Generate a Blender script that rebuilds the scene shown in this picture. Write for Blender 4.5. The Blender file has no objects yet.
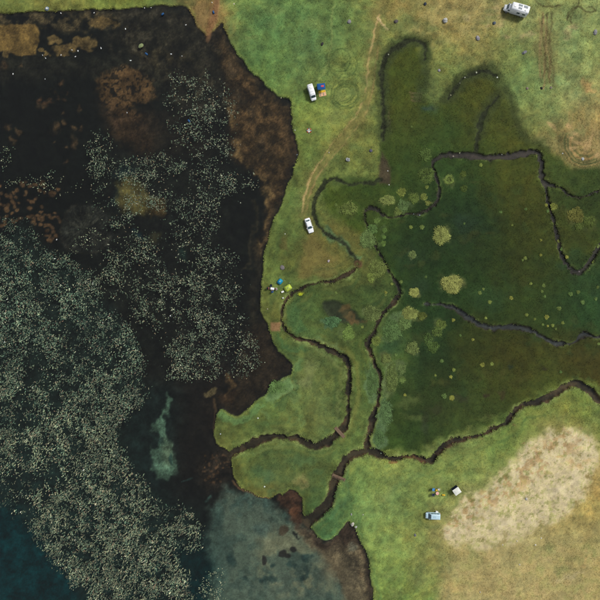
import bpy, math, random
import numpy as np
from mathutils import Vector, Matrix

# ------------------------------------------------------------------ camera, sky, sun, exposure
scene = bpy.context.scene
COL = scene.collection
PX = 0.3            # metres per photo pixel on the meadow
ZREF = 0.55         # meadow level above the water
HCAM = 150.0        # drone height above the meadow

cam_data = bpy.data.cameras.new('camera')
cam = bpy.data.objects.new('camera', cam_data)
COL.objects.link(cam)
cam.location = (0, 0, ZREF + HCAM)
cam.rotation_euler = (0, 0, 0)
cam_data.sensor_fit = 'HORIZONTAL'
cam_data.sensor_width = 36
cam_data.lens = 36 * HCAM / (600 * PX)
cam_data.clip_end = 3000
cam_data.clip_start = 1.0
scene.camera = cam

SUN_EL, SUN_AZ = 48.0, 56.0      # degrees; azimuth clockwise from image-up
world = bpy.data.worlds.new('World'); scene.world = world
world.use_nodes = True
wn = world.node_tree
bg = wn.nodes['Background']
sky = wn.nodes.new('ShaderNodeTexSky')
sky.sky_type = 'NISHITA'; sky.sun_disc = False
sky.sun_elevation = math.radians(SUN_EL); sky.sun_rotation = math.radians(SUN_AZ)
sky.dust_density = 4.0; sky.air_density = 1.0; sky.altitude = 1500
hs = wn.nodes.new('ShaderNodeHueSaturation'); hs.inputs['Saturation'].default_value = 0.35      # thin overcast greys the sky
wn.links.new(sky.outputs[0], hs.inputs['Color']); wn.links.new(hs.outputs[0], bg.inputs[0]); bg.inputs[1].default_value = 0.065
sd = bpy.data.lights.new('sun', 'SUN'); sd.energy = 1.5; sd.angle = math.radians(14); sd.color = (1, 0.96, 0.90)
sun = bpy.data.objects.new('sun', sd); COL.objects.link(sun)
dirv = Vector((math.sin(math.radians(SUN_AZ)) * math.cos(math.radians(SUN_EL)),
               math.cos(math.radians(SUN_AZ)) * math.cos(math.radians(SUN_EL)), math.sin(math.radians(SUN_EL))))
sun.rotation_euler = dirv.to_track_quat('Z', 'Y').to_euler()
sun.location = dirv * 200
vs = scene.view_settings
vs.view_transform = 'Standard'; vs.look = 'None'; vs.gamma = 1; vs.use_curve_mapping = False
vs.exposure = 1.84
scene.render.engine = 'CYCLES'
scene.render.resolution_x = 1024; scene.render.resolution_y = 1024

KLIT = np.array([1.93, 1.86, 1.95])      # picture brightness of a white matt surface, used to turn seen colours into albedo
rng = np.random.default_rng(7)
random.seed(7)

# ------------------------------------------------------------------ numeric helpers
def s2l(c):
    c = np.clip(np.asarray(c, float) / 255.0, 0, 1)
    return np.where(c <= 0.04045, c / 12.92, ((c + 0.055) / 1.055) ** 2.4)
def alb(c):
    """seen sRGB colour -> surface albedo"""
    return s2l(c) / KLIT
def sm(a, b, x):
    t = np.clip((x - a) / (b - a), 0, 1)
    return t * t * (3 - 2 * t)
_tabs = {}
def vnoise(x, y, seed):
    if seed not in _tabs:
        _tabs[seed] = np.random.default_rng(seed).random((256, 256)).astype(np.float32)
    T = _tabs[seed]
    xi = np.floor(x).astype(np.int32); yi = np.floor(y).astype(np.int32)
    fx = (x - xi).astype(np.float32); fy = (y - yi).astype(np.float32)
    fx = fx * fx * (3 - 2 * fx); fy = fy * fy * (3 - 2 * fy)
    x0 = xi & 255; x1 = (xi + 1) & 255; y0 = yi & 255; y1 = (yi + 1) & 255
    return ((T[y0, x0] * (1 - fx) + T[y0, x1] * fx) * (1 - fy) + (T[y1, x0] * (1 - fx) + T[y1, x1] * fx) * fy) * 2 - 1
def fbm(x, y, scale, octs=4, seed=1, gain=0.5):
    v = 0; a = 1; tot = 0; f = 1.0 / scale
    for o in range(octs):
        v = v + a * vnoise(x * f + 17.3 * o, y * f + 9.1 * o, seed * 13 + o)
        tot += a; a *= gain; f *= 2.03
    return v / tot * 1.6

# grid in photo pixels: one vertex per pixel in and around the frame, coarser out to the far meadow
def axis():
    a = list(np.arange(-60, 661, 1.0))
    st, p = 1.0, 660.0
    out = []
    while p < 3300:
        st *= 1.16; p += st; out.append(p)
    return np.array([600 - q for q in out][::-1] + a + out)
XS = axis(); YS = axis()
X, Y = np.meshgrid(XS, YS)
NX, NY = len(XS), len(YS)

wa = fbm(X, Y, 16, 3, 11); wb = fbm(X, Y, 16, 3, 12)
wc = fbm(X, Y, 4.5, 3, 13); wd = fbm(X, Y, 4.5, 3, 14)
WX1 = X + wa * 1.0 + wc * 0.8; WY1 = Y + wb * 1.0 + wd * 0.8     # gentle waver for shores and banks
WX3 = X + wa * 4.0 + wc * 2.2; WY3 = Y + wb * 4.0 + wd * 2.2     # ragged edges for patches
n_fine = fbm(X, Y, 2.2, 2, 21); n_mid = fbm(X, Y, 7, 4, 22); n_big = fbm(X, Y, 30, 4, 23); n_sp = np.random.default_rng(5).random(X.shape).astype(np.float32) * 2 - 1
n_mid2 = fbm(X, Y, 9, 4, 25)
n_sp = n_sp * 0.6 + n_fine * 0.5

def window(xa, xb, ya, yb):
    i0 = max(np.searchsorted(XS, xa) - 1, 0); i1 = min(np.searchsorted(XS, xb) + 1, NX)
    j0 = max(np.searchsorted(YS, ya) - 1, 0); j1 = min(np.searchsorted(YS, yb) + 1, NY)
    return (slice(j0, j1), slice(i0, i1))
def seg_d(px, py, a, b):
    ax, ay = a[0], a[1]; dx, dy = b[0] - ax, b[1] - ay
    L = dx * dx + dy * dy + 1e-9
    t = np.clip(((px - ax) * dx + (py - ay) * dy) / L, 0, 1)
    return np.hypot(px - ax - t * dx, py - ay - t * dy), t
def poly_sd(poly, px, py):
    """signed distance, negative inside"""
    d = np.full(px.shape, 1e9); ins = np.zeros(px.shape, bool)
    n = len(poly)
    for k in range(n):
        a, b = poly[k], poly[(k + 1) % n]
        dd, _ = seg_d(px, py, a, b); d = np.minimum(d, dd)
        if a[1] != b[1]:
            c = ((a[1] > py) != (b[1] > py)) & (px < (b[0] - a[0]) * (py - a[1]) / (b[1] - a[1]) + a[0])
            ins ^= c
    return np.where(ins, -d, d)
def smooth_line(pts, it=2):
    pts = [np.array(p, float) for p in pts]
    for _ in range(it):
        out = [pts[0]]
        for a, b in zip(pts[:-1], pts[1:]):
            out += [a * 0.75 + b * 0.25, a * 0.25 + b * 0.75]
        out.append(pts[-1]); pts = out
    return pts
def line_d(pts, px, py):
    """distance to a polyline minus its half width (pts carry x, y, width)"""
    d = np.full(px.shape, 1e9)
    for a, b in zip(pts[:-1], pts[1:]):
        dd, t = seg_d(px, py, a, b)
        d = np.minimum(d, dd - 0.5 * (a[2] + t * (b[2] - a[2])))
    return d
def smooth_closed(pts, it=1):
    pts = [np.array(p, float) for p in pts]
    for _ in range(it):
        out = []
        for k in range(len(pts)):
            a, b = pts[k], pts[(k + 1) % len(pts)]
            out += [a * 0.75 + b * 0.25, a * 0.25 + b * 0.75]
        pts = out
    return pts

# ------------------------------------------------------------------ the place, traced on the ground
EAST_SHORE = [(-3400, 13), (-300, 16), (0, 13), (20, 11.5), (50, 10), (75, 9.5), (100, 8.5), (120, 7.8), (140, 6.5), (160, 5), (180, 4), (188, 7), (192, 16),
 (196, 26), (201, 31), (207, 36), (213, 33), (218, 25), (221, 22), (223, 27), (227, 35), (231, 44), (236, 53), (242, 59), (247, 65), (251, 72), (256, 76), (261, 79),
 (266, 85), (271, 90), (277, 95), (283, 97.5), (288, 97.2), (291, 98), (291.5, 101), (291, 104), (290, 108), (291, 118), (292, 125), (294, 135), (297, 143), (298.5, 150),
 (297, 160), (294, 170), (290, 180), (286, 188), (284, 197), (283, 202), (279, 210), (274, 220), (270, 230), (267, 240), (265, 250), (263, 262),
 (262, 275), (261.5, 290), (261, 300), (260.5, 312), (262, 318), (266, 322), (268, 326), (268, 332), (271, 338), (274, 345), (279, 352), (285, 357),
 (289, 362), (292, 367), (292, 372), (290, 375), (287, 376.5), (282, 378), (275, 384), (268, 390), (265, 394), (259, 398), (254, 402), (250, 407),
 (245, 412), (240, 415), (236, 416), (230, 413), (224, 409), (218, 412), (216, 418), (215, 425), (213, 432), (214, 440), (217, 446), (223, 449),
 (228, 451), (229, 457), (230, 463), (232, 467), (232, 475), (235, 482), (240, 488), (246, 491), (252, 495), (258, 498), (265, 499), (272, 498), (277, 496.5),
 (280, 494), (284, 498), (288, 491), (293, 490), (298, 494), (301, 498), (304, 505), (303, 512), (305, 517), (306, 522), (311, 528), (313, 533), (317, 538),
 (325, 541), (333, 540), (340, 533), (345, 527), (350, 522), (352, 524), (356, 530), (358, 537), (363, 545), (367, 552), (370, 562), (371, 575),
 (372, 590), (373, 602), (376, 660), (390, 800), (420, 3400), (-3400, 3400)]
STREAM_LOW = [(226, 457, 7), (233, 453.5, 8), (240, 450, 8.5), (250, 444, 8.5), (262, 440, 8), (273, 436, 7.5), (282, 436, 7), (290, 438.5, 6.5), (297, 438, 6.5), (305, 443, 7.5), (314, 446, 8),
 (322, 445, 7.5), (330, 440, 7.5), (338, 434, 7.5), (345, 427, 6.5), (348, 418, 6), (349, 408, 5.5), (348, 398, 5), (349, 385, 5), (350, 372, 5.5), (349, 362, 6.5), (345, 357, 6),
 (338, 354, 5.5), (330, 350, 5.5), (322, 346, 5), (315, 343, 4.5), (306, 341, 4.5), (299, 340, 4), (292, 336, 4), (286, 331, 3.5), (282, 325, 4), (281, 318, 3.5), (281, 310, 3),
 (283, 304, 3.5), (287, 298, 3.5), (293, 293, 4), (300, 290, 4), (308, 286, 4), (318, 283.5, 4.2), (327, 282, 4), (336, 280, 3.5), (345, 276, 3), (352, 271, 2.6), (357, 266, 3)]
STREAM_MAIN = [(302, 527, 14), (307, 523, 13), (314, 518, 11), (322, 512, 10), (329, 503, 9.5), (331, 493, 8.5), (334, 483, 8), (339, 473, 7.5), (343, 465, 8), (347, 459, 8), (354, 454, 8), (362, 452, 8), (368, 452, 7.5),
 (376, 453, 7), (384, 457, 6), (390, 459.5, 5.5), (400, 458.5, 5.5), (410, 456, 5), (420, 458.5, 6.5), (427, 462, 6), (433, 458, 6), (438, 452, 6.5), (444, 447, 7), (452, 442, 6), (462, 439, 5), (472, 437, 5), (482, 434, 4.5), (492, 430, 4.5),
 (500, 426, 5), (508, 422, 5), (512, 414, 6), (518, 408, 6), (525, 404, 5), (533, 403, 5), (540, 401, 5), (548, 397, 6), (556, 393, 6), (563, 388, 6), (570, 384, 6.5), (577, 383, 6.5),
 (584, 387, 6), (590, 392, 6), (596, 398, 5.5), (604, 405, 5), (640, 440, 5), (700, 470, 5)]
STREAM_BRANCH = [(368, 452, 5.5), (366, 446, 5), (368, 438, 4.5), (371, 428, 4.5), (374, 415, 4.5), (377, 403, 4.5), (379, 395, 4.5), (380, 385, 5), (381, 378, 5), (378, 370, 5), (374, 362, 4.5), (371, 354, 4.5), (368, 347, 4.5),
 (369, 341, 5), (373, 335, 4.5), (376, 326, 4.5), (381, 318, 4.5), (387, 310, 4.5), (393, 303, 4.5), (397, 297, 4.5), (400, 292, 4)]
DITCH_WEST = [(400, 292, 4), (398, 285, 3.5), (393, 278, 3), (388, 270, 2.6), (382, 257, 2.4), (375, 243, 2.6), (371, 234, 2), (366, 222, 1.6), (363, 213, 2), (366, 209, 2.4), (372, 208, 2.6), (380, 211, 2.6), (386, 217, 2), (395, 217, 1.4), (400, 215.5, 2), (409, 213, 3),
 (416, 214, 2.4), (425, 212, 2.2), (433, 206, 2), (438, 200, 2.6), (440, 190, 2.8), (438, 180, 2.8), (435, 172, 2.8), (433, 163, 3.4), (437, 158, 3.6), (445, 155.5, 4.5), (455, 155, 5.5), (465, 155, 6), (475, 156, 5.5), (485, 158, 4.5), (495, 157, 4),
 (502, 155.5, 5), (512, 156, 5.5), (522, 154, 5.5), (530, 152.5, 5.5), (537, 152, 6), (541, 155, 5.5), (542, 163, 4.6), (542, 172, 4.6), (541.5, 178, 4.8), (545, 183, 5.5), (547, 190, 3.6), (549, 205, 3), (553, 215, 3.4), (556, 230, 3.4), (559, 244, 3.4), (563, 256, 4),
 (568, 265, 4.6), (575, 271, 5.5), (580, 273, 6), (585, 270, 5), (591, 262, 4.2), (596, 251, 3.8), (602, 244, 3.5), (640, 215, 3), (700, 200, 3)]
DITCH_EAST = [(545, 183, 4), (551, 185, 3), (560, 187, 2.6), (566, 192, 2.6), (572, 197, 2.2), (580, 198, 2), (590, 195, 1.8), (602, 189, 1.8), (650, 178, 1.8)]
DITCH_BANK = [(357, 266, 3), (356, 258, 2.2), (350, 251, 2.2), (343, 243, 2.2), (335, 238, 2), (325, 233, 1.6), (318, 226, 2.4), (314, 218, 1.6), (313, 208, 1.6), (315, 200, 1.8), (317, 193, 1.8), (322, 187, 2.4), (328, 180, 3), (335, 178, 2.4), (342, 181, 1.6), (350, 185, 2), (360, 183.5, 1.8), (372, 182.5, 2.4), (380, 180, 3)]
DITCH_NORTH = [(383, 140, 1.6), (383.5, 125, 2.4), (382, 115, 2), (383, 100, 2), (382, 85, 2.4), (381, 75, 3), (382, 65, 3.6), (386, 56, 3.6), (393, 49, 3), (400, 45, 3.4), (408, 41, 3.6), (416, 39, 3), (423, 42, 2.6), (426, 48, 2.2), (425, 58, 1.6)]
DITCH_ARC = [(447, 99, 1.6), (452, 94, 2.6), (458, 86, 2.8), (463, 79, 3), (470, 74, 3.2), (478, 71, 3.2), (488, 72, 2.4), (496, 75, 1.6)]
DITCH_SPUR = [(498, 96, 1.2), (494, 100, 1.8), (489, 107, 2), (482, 118, 2.8), (479, 130, 2.4), (477, 143, 1.8), (476, 153, 1.6)]
STREAM_GREY = [(424, 303, 1.6), (435, 304, 1.8), (445, 304.5, 2.6), (455, 308, 4), (462, 314, 4.6), (472, 321, 5), (482, 327, 5.5), (495, 328, 5.5), (500, 327, 5.5), (512, 327, 5.5), (524, 328, 5.5), (535, 332, 4), (545, 337, 2.6), (550, 341, 5), (557, 344, 5),
 (563, 344, 2.6), (572, 344, 2), (578, 341, 2.6), (583, 335, 5), (588, 334, 4), (595, 338, 2), (604, 337, 2), (660, 335, 2)]
STREAM_LOW = [(a, b, c * (.92 if b > 400 else .82)) for a, b, c in STREAM_LOW]
WET = {'low': STREAM_LOW, 'main': STREAM_MAIN, 'branch': STREAM_BRANCH}
MARSH = {'west': DITCH_WEST, 'east': DITCH_EAST, 'grey': STREAM_GREY}
DRY = {'bank': DITCH_BANK, 'north': DITCH_NORTH, 'arc': DITCH_ARC, 'spur': DITCH_SPUR}
HOLLOW = [(321, 305), (325, 301), (333, 299), (341, 302), (349, 308), (356, 313), (362, 319), (363, 323), (357, 323), (348, 322), (338, 320), (328, 314)]

shore = EAST_SHORE[:3] + [tuple(p) for p in smooth_line(EAST_SHORE[3:-2], 1)] + EAST_SHORE[-2:]
DL = poly_sd(shore, WX1, WY1)                       # >0 on land, <0 in the lake
wv18 = fbm(X, Y, 15, 2, 88)
def stream_field(lines, vary=1.1):
    d = np.full(X.shape, 1e9)
    for L in lines.values():
        L = smooth_line(L, 1)
        w = window(min(p[0] for p in L) - 40, max(p[0] for p in L) + 40, min(p[1] for p in L) - 40, max(p[1] for p in L) + 40)
        d[w] = np.minimum(d[w], line_d(L, X[w] + wa[w] * 0.6 + wc[w] * 1.2, Y[w] + wb[w] * 0.6 + wd[w] * 1.2) + 0.5 * n_fine[w] + 0.35 * n_mid[w] + vary * wv18[w])
    return d
DRY = {k: [(a, b, c * 1.35 + .4) for a, b, c in L] for k, L in DRY.items()}
D_WET = stream_field(WET); D_MARSH = stream_field(MARSH, .45) - .25; D_DRY = stream_field(DRY, .6)
D_HOL = np.full(X.shape, 1e9); _w = window(300, 385, 280, 345); D_HOL[_w] = poly_sd(smooth_closed(HOLLOW), WX1[_w], WY1[_w])

# heights
inside = sm(60, 0, np.maximum(np.maximum(-X, X - 600), np.maximum(-Y, Y - 600)))
base = ZREF + 0.10 * n_big + 0.05 * n_mid + 0.025 * n_fine
base = base + 1.1 * np.exp(-(((X - 530) / 75) ** 2 + ((Y - 500) / 55) ** 2)) - 0.15 * sm(30, -30, np.hypot((X - 470) / 1.2, Y - 260) - 110)
base = base + 0.12 * np.exp(-((DL - 8) / 9) ** 2) * (DL > 0)
bed = -0.22 - 1.6 * sm(0, 90, -DL) + 0.10 * n_mid
Z = bed + (base - bed) * (0.55 * sm(-1.4, 1.0, DL) + 0.45 * sm(-1, 9, DL))
landm = sm(-0.6, 0.6, DL)
Z = np.where(DL > -2, (-0.38 + 0.05 * n_mid) + (Z - (-0.38 + 0.05 * n_mid)) * sm(-2.2, 0.7, D_WET), Z)
Z = (-0.30) + (Z + 0.30) * np.where(DL > 1, sm(-1.5, 0.7, D_MARSH), 1)
Z = np.where(DL > 1, 0.36 + (Z - 0.36) * sm(-1.6, 1.2, D_DRY), Z)
Z = 0.18 + (Z - 0.18) * sm(-3.5, 1.5, D_HOL)

# ------------------------------------------------------------------ ground colours (what the soil, grass and weed themselves look like)
C = np.zeros(X.shape + (3,))
def rbf(pts, sig):
    acc = np.zeros(X.shape + (3,)); wt = np.zeros(X.shape)
    xx = X + wa * 7 + wc * 3; yy = Y + wb * 7 + wd * 3
    xx = np.clip(xx, -20, 620); yy = np.clip(yy, -20, 620)
    for (px, py, c) in pts:
        d2 = (xx - px) ** 2 + (yy - py) ** 2
        w = np.exp(-d2 / (2 * sig * sig)) + 1e-4 / (1 + d2 / 400.0) ** 2
        acc += w[..., None] * np.array(c, float); wt += w
    return acc / wt[..., None]
LAND = [(5,3,(98,108,58)),(60,3,(112,116,62)),(120,3,(112,122,60)),(170,2,(84,104,58)),(190,12,(128,108,70)),(207,12,(136,108,68)),(240,8,(98,118,66)),(250,40,(88,114,66)),(275,25,(80,112,68)),(270,60,(92,120,66)),
 (300,20,(92,116,66)),(310,50,(80,106,66)),(330,25,(86,110,64)),(360,15,(96,114,64)),(385,8,(130,124,72)),(345,60,(104,120,66)),(345,90,(122,132,72)),(300,75,(92,110,62)),(300,110,(100,120,62)),(320,120,(112,124,64)),
 (345,130,(112,116,62)),(360,150,(108,114,60)),(375,130,(96,108,58)),(300,165,(96,112,56)),(310,180,(104,112,62)),(330,172,(88,104,54)),(370,170,(94,106,56)),(290,200,(92,112,60)),(280,225,(94,110,58)),(290,240,(70,84,44)),
 (297,225,(80,100,52)),(268,270,(96,112,58)),(290,275,(82,96,50)),(270,300,(100,114,60)),(265,315,(104,112,60)),(320,250,(104,96,52)),(325,270,(98,94,52)),(345,262,(84,92,48)),(335,245,(88,90,48)),(300,255,(82,86,44)),
 (300,315,(70,96,54)),(320,300,(66,88,46)),(340,290,(64,86,46)),(355,320,(62,84,46)),(330,335,(80,98,54)),(310,330,(76,104,60)),(360,350,(76,96,48)),(362,390,(80,104,54)),(350,440,(86,108,58)),(365,420,(84,106,60)),(345,300,(58,78,42)),
 (280,345,(70,98,56)),(300,352,(84,104,60)),(320,360,(92,108,64)),(335,375,(80,102,56)),(320,400,(96,114,70)),(300,390,(94,110,66)),(295,420,(92,110,64)),(330,420,(92,112,68)),(280,390,(86,116,68)),(270,405,(84,112,62)),
 (250,420,(94,112,62)),(230,420,(78,106,62)),(220,435,(104,112,62)),(245,440,(92,108,58)),(290,430,(98,112,60)),(245,470,(84,104,54)),(240,480,(112,118,62)),(260,455,(72,96,58)),(265,490,(120,122,66)),(270,475,(66,94,62)),
 (290,460,(72,98,58)),(300,480,(96,106,62)),(310,460,(76,98,58)),(320,480,(78,98,54)),(310,505,(66,86,42)),(330,455,(86,108,62)),(345,490,(90,116,66)),(330,525,(66,100,64)),(345,510,(70,98,58)),(360,475,(104,124,66)),
 (385,475,(130,142,78)),(375,500,(124,136,74)),(370,530,(114,134,74)),(385,560,(116,134,72)),(400,590,(108,128,66)),(395,512,(124,137,76)),(408,488,(116,132,74)),(388,503,(92,118,74)),(420,470,(112,130,72)),(420,500,(116,132,72)),(420,540,(114,126,70)),
 (430,570,(116,124,72)),(450,480,(112,128,70)),(470,460,(116,128,72)),(500,440,(106,126,64)),(540,410,(102,118,60)),(580,400,(96,112,56)),(595,430,(110,122,62)),(560,425,(120,120,64)),(440,540,(138,130,80)),(460,560,(152,140,92)),
 (470,590,(158,142,96)),(520,570,(152,140,94)),(560,560,(150,138,88)),(590,560,(160,142,92)),(595,480,(150,130,78)),(585,520,(142,128,76)),(550,590,(164,146,100)),(450,510,(126,130,78)),
 (410,15,(126,122,74)),(400,35,(104,112,62)),(440,15,(146,134,86)),(460,30,(148,132,82)),(480,10,(146,136,90)),(440,45,(126,120,70)),(430,70,(94,104,58)),(450,65,(98,112,62)),(480,50,(120,118,70)),(500,45,(122,124,72)),
 (510,70,(98,112,62)),(530,20,(130,130,80)),(560,10,(118,122,72)),(560,40,(122,126,78)),(590,15,(122,128,78)),(590,50,(112,120,70)),(545,60,(104,108,62)),(570,70,(114,124,76)),(530,90,(100,116,68)),(585,90,(140,128,80)),
 (560,100,(110,122,74)),(540,110,(108,116,68)),(560,130,(120,112,72)),(590,130,(134,120,78)),(520,115,(100,106,58))]
MEADOW = [(400,80,(66,76,36)),(405,130,(70,78,38)),(440,120,(62,74,38)),(480,120,(70,72,32)),(500,110,(72,80,42)),(440,145,(46,70,42)),(480,140,(52,70,36)),(520,140,(70,76,38)),(400,170,(52,68,34)),(350,200,(64,80,38)),
 (375,195,(52,70,38)),(420,180,(44,64,36)),(460,190,(42,64,38)),(510,175,(64,70,32)),(525,200,(66,70,32)),(560,175,(60,78,46)),(585,180,(58,72,40)),(430,240,(38,58,36)),(470,225,(36,58,42)),(470,270,(38,60,34)),
 (500,250,(54,66,34)),(530,240,(64,70,34)),(530,280,(58,68,34)),(575,230,(66,76,38)),(560,285,(48,66,38)),(590,290,(46,72,50)),(585,320,(44,74,50)),(540,310,(52,70,38)),(480,300,(44,64,34)),(430,310,(40,64,40)),
 (430,350,(38,60,40)),(440,380,(46,62,36)),(480,350,(60,66,32)),(520,360,(66,64,30)),(560,355,(62,64,32)),(590,360,(74,68,32)),(500,390,(64,74,38)),(550,380,(78,88,46)),(410,420,(46,64,38)),(440,420,(58,70,44)),
 (480,410,(66,80,48)),(400,440,(54,76,40)),(450,435,(66,84,48)),(385,350,(80,102,66)),(360,290,(60,80,40)),(390,300,(40,62,36)),(410,150,(52,72,40)),(600,200,(54,72,40))]
MEADOW_POLY = [(384,64),(392,52),(404,46),(418,42),(424,60),(422,95),(432,108),(450,98),(462,80),(480,74),(498,80),(508,104),(520,130),(532,142),(548,150),(562,162),(580,168),(620,164),(900,150),(900,420),(620,398),
 (596,386),(577,377),(545,392),(500,418),(470,430),(440,440),(420,454),(385,450),(374,440),(382,410),(386,380),(378,350),(384,325),(398,300),(384,262),(368,240),(345,222),(326,204),(322,192),(332,183),(383,178)]
L0 = rbf(LAND, 15) * np.array((1.05, 1.03, .98)); M0 = rbf(MEADOW, 17) * np.array((.97, .95, .68))
mm = sm(6, -6, poly_sd(MEADOW_POLY, WX3, WY3))
C = L0 + (M0 - L0) * mm[..., None]
ridge = sm(0.90, 1.0, 1 - np.abs(fbm(X, Y, 26, 3, 84))) - 0.8 * sm(0.92, 1.0, 1 - np.abs(fbm(X + 0.4 * Y, Y, 19, 3, 85)))
streak = fbm(X * 0.45 + Y * 0.25, Y * 1.1 - X * 0.5, 9, 3, 86)
landvar = (1 + 0.12 * n_mid + 0.10 * n_mid2 + 0.09 * n_sp + 0.06 * n_big + 0.07 * ridge + 0.06 * streak)
landvar = 1 + (landvar - 1) * (1 - 0.35 * mm)
hue = 0.04 * fbm(X, Y, 12, 4, 31) + 0.025 * n_fine
cor = np.ones(X.shape + (3,))
for (mk, cc_) in [(sm(14, -14, poly_sd([(205,372),(262,300),(300,286),(345,280),(385,255),(398,296),(372,345),(384,385),(370,446),(335,480),(306,530),(205,500)], X, Y)), (.93,.88,.84)), (mm * sm(395, 425, X) * sm(175, 205, Y), (.87,.89,.88)), (sm(490, 520, X) * sm(120, 95, Y), (1.03,1.07,1.12))]:
    cor *= 1 + (np.array(cc_) - 1) * mk[..., None]
C = C * cor
C = C * landvar[..., None] * np.stack([1 + hue, np.ones_like(hue), 1 - 0.6 * hue], -1)

def mixin(w, m, col, var=0.0):
    col = np.array(col, float)
    v = 1 + var * (n_sp[w] * 0.6 + n_mid[w] * 0.6)
    C[w] = C[w] + (col * v[..., None] - C[w]) * np.clip(m, 0, 1)[..., None]
def p_poly(poly, col, f=4, op=1.0, warp=3, var=0.1, gate=None):
    xs = [p[0] for p in poly]; ys = [p[1] for p in poly]; g = f + 12
    w = window(min(xs) - g, max(xs) + g, min(ys) - g, max(ys) + g)
    a, b = (WX3, WY3) if warp == 3 else ((WX1, WY1) if warp == 1 else (X, Y))
    m = sm(f, -f, poly_sd(poly, a[w], b[w])) * op
    if gate is not None: m = m * gate[w]
    mixin(w, m, col, var)
def p_ell(x, y, rx, ry, col, f=0.5, op=1.0, rot=0, warp=3, var=0.1, gate=None):
    g = max(rx, ry) * 1.6 + 8
    w = window(x - g, x + g, y - g, y + g)
    a, b = (WX3, WY3) if warp == 3 else ((WX1, WY1) if warp == 1 else (X, Y))
    c, s = math.cos(math.radians(rot)), math.sin(math.radians(rot))
    u = ((a[w] - x) * c + (b[w] - y) * s) / rx; v = (-(a[w] - x) * s + (b[w] - y) * c) / ry
    m = sm(1 + f, 1 - f, np.hypot(u, v)) * op
    if gate is not None: m = m * gate[w]
    mixin(w, m, col, var)
def p_line(pts, col, f=0.8, op=1.0, warp=1, var=0.1, gate=None, smooth=1):
    pts = smooth_line([p if len(p) > 2 else (p[0], p[1], 2.0) for p in pts], smooth)
    xs = [p[0] for p in pts]; ys = [p[1] for p in pts]; g = f + 16
    w = window(min(xs) - g, max(xs) + g, min(ys) - g, max(ys) + g)
    a, b = (WX3, WY3) if warp == 3 else ((WX1, WY1) if warp == 1 else (X, Y))
    m = sm(f, -f, line_d(pts, a[w], b[w])) * op
    if gate is not None: m = m * gate[w]
    mixin(w, m, col, var)
def p_ring(x, y, r, wd_, col, a0=0, a1=360, op=0.5, sq=1.0, f=0.7):
    pts = [(x + r * math.cos(math.radians(a)), y + sq * r * math.sin(math.radians(a)), wd_) for a in np.linspace(a0, a1, 24)]
    p_line(pts, col, f, op, 1, 0.1, None, 0)

patchy = sm(-0.25, 0.35, n_mid); patchy2 = sm(-0.1, 0.3, n_mid2); speck = sm(0.05, 0.5, n_sp)
# dry pasture, tracks and worn ground
p_poly([(395,0),(480,0),(500,20),(495,40),(470,45),(440,42),(415,30)], (150,134,84), 9, 0.5, 3, 0.12, patchy)
p_ell(465.5,17.5,4,3.6,(182,158,112),0.35,0.85,0,1)
for q in [(500,22,5,3),(510,35,4,2.5),(526,36,5,3),(533,32,4,2),(576,28,5,3),(568,37,4,4),(571,30,3,2),(488,20,3,6),(496,10,3,7),(586,88,5,6),(590,84,4,6),(583,80,3,3),(588,92,5,4)]:
    p_ell(*q, (172,150,108) if q[1] < 60 else (176,134,86), 0.6, 0.55, 0, 3, 0.15)
TRACK = [(386,-20,7),(382,2,8),(376,20,8),(374,40,8),(371,65,8),(367,92,8),(360,115,9),(348,135,9),(334,150,9),(322,166,8),(312,182,7),(306,196,6.5),(304,212,6),(308,228,7)]
p_line([(a, b, c + 6) for a, b, c in TRACK], (112,108,62), 9, 0.45, 3, 0.15); p_line(TRACK, (120,106,60), 4, 0.5, 3, 0.2)
p_line([(380,15,1.6),(375,25,1.8),(373,36,1.6),(370,55,1.4),(368,72,1.2),(364,98,1.2),(354,118,1.4),(340,136,1.2),(327,150,1.2),(314,172,1.4),(307,186,2),(303.5,198,2),(302,212,1.4)], (172,144,98), 0.9, 0.9, 1, .15, sm(-.7, .0, n_mid) * (1 - .3 * sm(85, 100, Y) * sm(172, 158, Y)))
p_line([(378,45,1),(375,70,1),(371,97,1),(362,122,1.2),(346,142,1),(332,158,1),(319,174,1.2),(310,192,1.4),(307,210,1.2)], (156,128,84), 0.9, 0.85, 1, .15, sm(-.7, .0, n_mid2) * (1 - .3 * sm(85, 100, Y) * sm(172, 158, Y)))
p_line([(378,17,2.4),(382,22,2.6),(386,28,2.6),(388,30,2)], (198,170,126), 0.8, 0.9, 1)
p_poly([(386,12),(396,0),(420,0),(420,6),(404,12),(392,22)], (140,118,68), 5, 0.5)
p_poly([(306,230),(314,230),(322,240),(334,254),(342,262),(338,272),(322,278),(308,276),(296,280),(298,262),(306,250)], (112,98,54), 5, 0.65, 3, 0.12)
p_line([(300,238,2),(302,250,3),(298,264,4),(292,276,4)], (66,78,40), 3, 0.4)
for (cx, cy, r, o) in [(345,93,7,.5),(345,93,9,.45),(346,94,11.5,.4),(345,94,14,.3),(341,57,9,.32),(339,60,12,.36),(343,63,15,.25),(349,90,17,.22),(336,82,20,.16)]:
    p_ring(cx, cy, r, 0.9, (60,78,40), 0, 350, min(1, o * 1.9))
p_ell(345,92,6,6,(134,140,76),0.6,0.6)
p_line([(334,5,1),(331,18,1.2),(332,40,1.2),(326,70,1),(318,80,1)], (128,138,80), 1, 0.75)
p_line([(318,78,1),(312,86,1),(292,92,2)], (84,92,52), 1.2, 0.5)
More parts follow.
